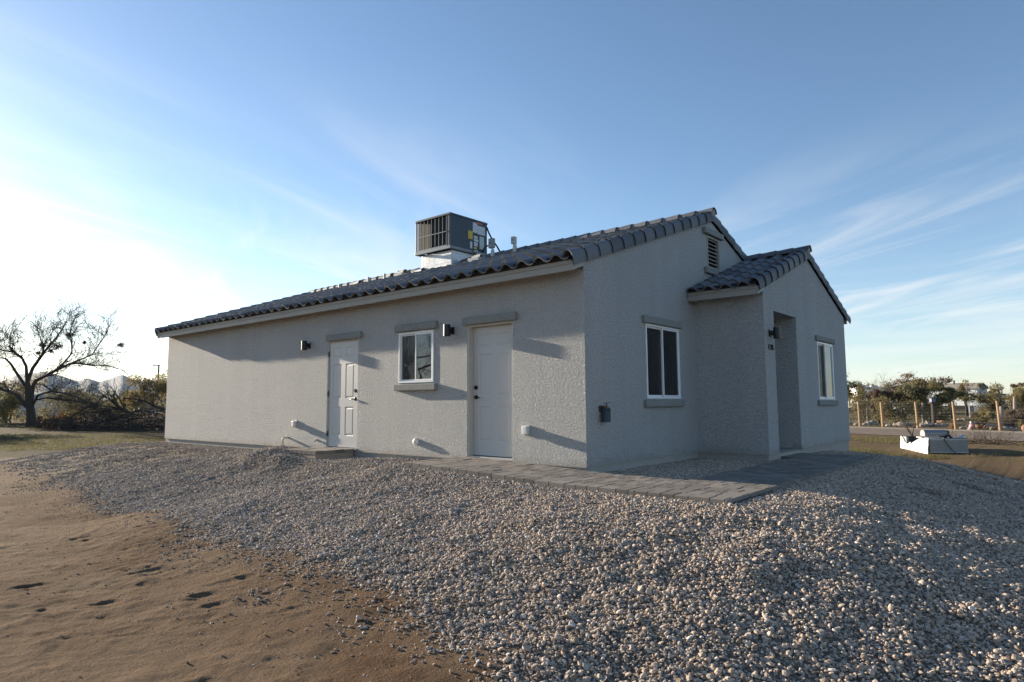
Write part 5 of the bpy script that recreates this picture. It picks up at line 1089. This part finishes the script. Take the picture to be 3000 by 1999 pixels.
vs = [(x, y, z+.055) for x in (-.48, .18) for y, z in prof]; k = len(prof); MB().add(vs, [(i, i+1, k+i+1, k+i) for i in range(k-1)]+[tuple(range(k-1, -1, -1)), (0, k, 2*k-1, k-1)]).build('mailbox_shell', plain('dull_grey_metal', (.26, .25, .255), .45, .4), mb_)
MB().add([(.17, y*.96, z*.96+.058) for y, z in prof], [tuple(range(k))]).build('inside', MDARK, mb_); MB().obox((.21, 0, .12), (.03, 0, .012), (0, .12, 0), (0, 0, .09)).build('door_flap', MBLACK, mb_); MB().box((.02, -.08, .0), (.2, .08, .052)).build('bracket', MBLACK, mb_); MB().box((-.60, -.14, .0), (.0, .14, .03)).build('board', MPVC, mb_)
ut = empty('metal_tray', co+kx*.88+ky*.22+Zv*CH, 'small bent grey tray standing on the right end of the crate', 'tray', None, ca)
MB().add([(-.13, -.1, .02), (.13, -.1, .02), (.13, .1, .02), (-.13, .1, .02), (-.21, -.1, .12), (-.21, .1, .12), (.22, -.1, .10), (.22, .1, .10)], [(0, 1, 2, 3), (4, 0, 3, 5), (1, 6, 7, 2)]).build('tray_plate', plain('tray_metal', (.4, .41, .43), .4, .5), ut).modifiers.new('t', 'SOLIDIFY').thickness = .012
MB().box((-.14, -.09, .0), (.16, .09, .014)).build('foot', MBLACK, ut)
hs = MB().tube([co+kx*x+ky*y+Zv*z for x, y, z in ((.40, .02, CH+.012), (.42, -.02, CH-.02), (.50, -.03, .30), (.62, -.035, .12), (.72, -.10, .0), (.92, -.22, -.03), (1.2, -.25, -.03), (1.35, -.2, -.03))], .014, 8); tag(hs.build('cable', plain('grey_cable', (.2, .19, .18), .6), None, smooth=True), 'thin grey cable hanging over the front of the crate to the ground', 'cable')
r = np.random.default_rng(13)
for nm_, pts, lb in (('dead_sapling', [(2668, 1272), (2655, 1250), (2652, 1235), (2640, 1210), (2630, 1187), (2628, 1165)], 'thin leaning dead sapling rising behind the open end of the crate'), ('dead_sapling', [(2673, 1270), (2677, 1256), (2678, 1243)], 'short forked dead twig behind the open end of the crate')):
    D = 21.6; b_ = gpt(pts[0][0], D); o = empty(nm_, b_, lb, 'sapling', 'dead saplings behind the crate'); bm = MB(); Q = [np.array([0, 0, -.1])]+[atd(u, v, D)-b_ for u, v in pts]; bm.tube(Q, [.025-.018*i/(len(Q)-1) for i in range(len(Q))], 6, cap=False)
    for k in range(3 if len(pts) > 4 else 6): j = r.integers(1, len(Q)-1); branch(bm, r, Q[j], np.array([*(rt0*r.choice([-1, 1]))[:2]*.7, .9]), r.uniform(.2, .4), .008, 1, [], (1, 3), .15, .03, .4, .6, .003)
    bm.build('stem', MTWIG, o)
for u, D, s, lb in ((2838, 23.5, .55, 'tangle of dry twigs on the bare ground right of the crate'), (2905, 22.5, .5, 'dry uprooted bush on the ground near the right picture edge')):
    o = empty('dry_brush', gpt(u, D), lb, 'dry brush', 'dry brush on the verge'); bm = MB()
    for k in range(26): branch(bm, r, r.normal(0, s*.4, 3)*[1, 1, .1]+[0, 0, .04], np.array([r.normal(0, 1), r.normal(0, 1), abs(r.normal(0, .25))]), s*r.uniform(.6, 1.2), .012, 1, [], (2, 4), .25, -.01, .7, .6, .004)
    bm.build('twigs', MTWIG, o)
# ------------------------------------------------------------------ grass, far tree line, mountains
r = np.random.default_rng(17); C = []
for (u0, u1, D0, D1, n) in ((-60, 500, 19, 34, 2600), (2460, 3060, 19, 27, 2600), (2460, 3060, 39, 60, 2500), (-60, 500, 40, 70, 2500)):
    u = r.uniform(u0, u1, n*2); D = D0*(D1/D0)**r.random(n*2); p = CAM+(FW+RTc*((u-1500)/FPX)[:, None])*D[:, None]; x, y = p[:, 0], p[:, 1]
    k = (fbm(x*.35, y*.35, 4) > -.02) & (gmask(x, y) < -.4); rel = np.stack([x, y], 1)-P5[2][:2]; off = rel@fnor[:2]; k &= ~((off > .4) & (off < 8.5)) & ~((off > -9.6) & (off < -6.2)); x, y = x[k][:n], y[k][:n]; C.append(np.stack([x, y, gz(x, y)], 1))
C = np.concatenate(C); n = len(C); V = []; bl = 4
for q in range(bl):
    a = r.uniform(0, 6.28, n); h = r.uniform(.03, .11, n); off = r.normal(0, .05, (n, 2)); lean = r.normal(0, .05, (n, 2)); wv = np.stack([np.cos(a), np.sin(a)], 1)*r.uniform(.006, .014, n)[:, None]
    b_ = C.copy(); b_[:, :2] += off; t = b_.copy(); t[:, :2] += lean; t[:, 2] += h; b1 = b_.copy(); b1[:, :2] += wv; t1 = t.copy(); t1[:, :2] += wv*.3; V.append(np.stack([b_, b1, t1, t], 1))
V = np.concatenate(V).reshape(-1, 3)
tag(link('grass', mesh_np(V, np.arange(len(V)).reshape(-1, 4), 4), LF['grass']), 'sparse dry grass on the open ground', 'grass', kind='stuff')
C = []
for i in range(900):
    u = r.uniform(-900, 3900); D = r.uniform(110, 330)
    if 520 < u < 2440 and r.random() < .8: continue
    p = gpt(u, D) if False else np.append(atd(u, 1183-.00588*(u-1500), D)[:2], FARZ); s = r.uniform(1.2, 2.6); d = r.normal(size=(46, 3)); d /= np.linalg.norm(d, axis=1)[:, None]; C.append(p+np.array([0, 0, s*.62])+d*(s*r.random(46)**.4)[:, None]*[1.5, 1.5, .7])
C = np.concatenate(C); C = C[C[:, 2] > FARZ]
tag(leaves('treeline', C, .75, LF['grey'], None, 1.5, r=r), 'far line of desert scrub along the horizon', 'tree line', kind='stuff')
ridge = [(-900, 1150), (-700, 1120), (-500, 1135), (-350, 1098), (-200, 1120), (-60, 1105), (0, 1118), (40, 1098), (57, 1092), (96, 1091), (131, 1082), (160, 1092), (198, 1102), (236, 1115), (262, 1105), (297, 1117), (335, 1105), (364, 1096), (390, 1106), (415, 1116), (453, 1109), (500, 1112), (560, 1090), (640, 1108), (720, 1085), (800, 1110), (900, 1125), (1000, 1120), (1200, 1150), (1400, 1165), (1700, 1178)]
MD = 6500.; uu = np.arange(-900, 1700, 6.); hv_ = np.interp(uu, [a for a, _ in ridge], [1189-b for _, b in ridge]); hv_ = hv_+5*fbm(uu/22., uu*0+3.1, 4)*np.clip(hv_/40, 0, 1)
rows = 26; V = []
for j in range(rows):
    f = j/(rows-1)*2-1
    for i, u in enumerate(uu):
        d0 = FW+RTc*(u-1500)/FPX; d0 = np.array([d0[0], d0[1]])*(MD+f*1900); H = hv_[i]*MD/FPX
        e = max(0, 1-abs(f))**.9; rg = 1+.55*float(fbm(np.array([u/26.+2*f]), np.array([f*4.+.3]), 4)[0])*min(1, abs(f)*2.5); V.append((CAM[0]+d0[0], CAM[1]+d0[1], -12+(H+12)*e*rg))
n = len(uu); I = np.arange(rows*n).reshape(rows, n); F = np.stack([I[:-1, :-1], I[:-1, 1:], I[1:, 1:], I[1:, :-1]], -1).reshape(-1, 4)
tag(link('mountains', mesh_np(V, F, 4), plain('desert_mountain', (.065, .075, .095), .95, var=.3, scale=.01), None, True), 'pale blue desert mountains on the left horizon', 'mountains', kind='structure')  # bluish base colour carries part of the distance haze
if HAZE:
    bx = MB().box((-11500, -9500, FARZ-40), (9500, 11500, 430)); o = bx.build('haze', None); hm = bpy.data.materials.new('haze_air'); hm.use_nodes = True; t = hm.node_tree
    t.nodes.remove(t.nodes['Principled BSDF']); v = t.nodes.new('ShaderNodeVolumePrincipled'); v.inputs['Color'].default_value = HAZE_COL; v.inputs['Density'].default_value = HAZE; v.inputs['Anisotropy'].default_value = .2; t.links.new(v.outputs[0], t.nodes['Material Output'].inputs['Volume']); o.data.materials.append(hm)
    tag(o, 'thin desert air that fades the mountains', 'haze', kind='stuff')
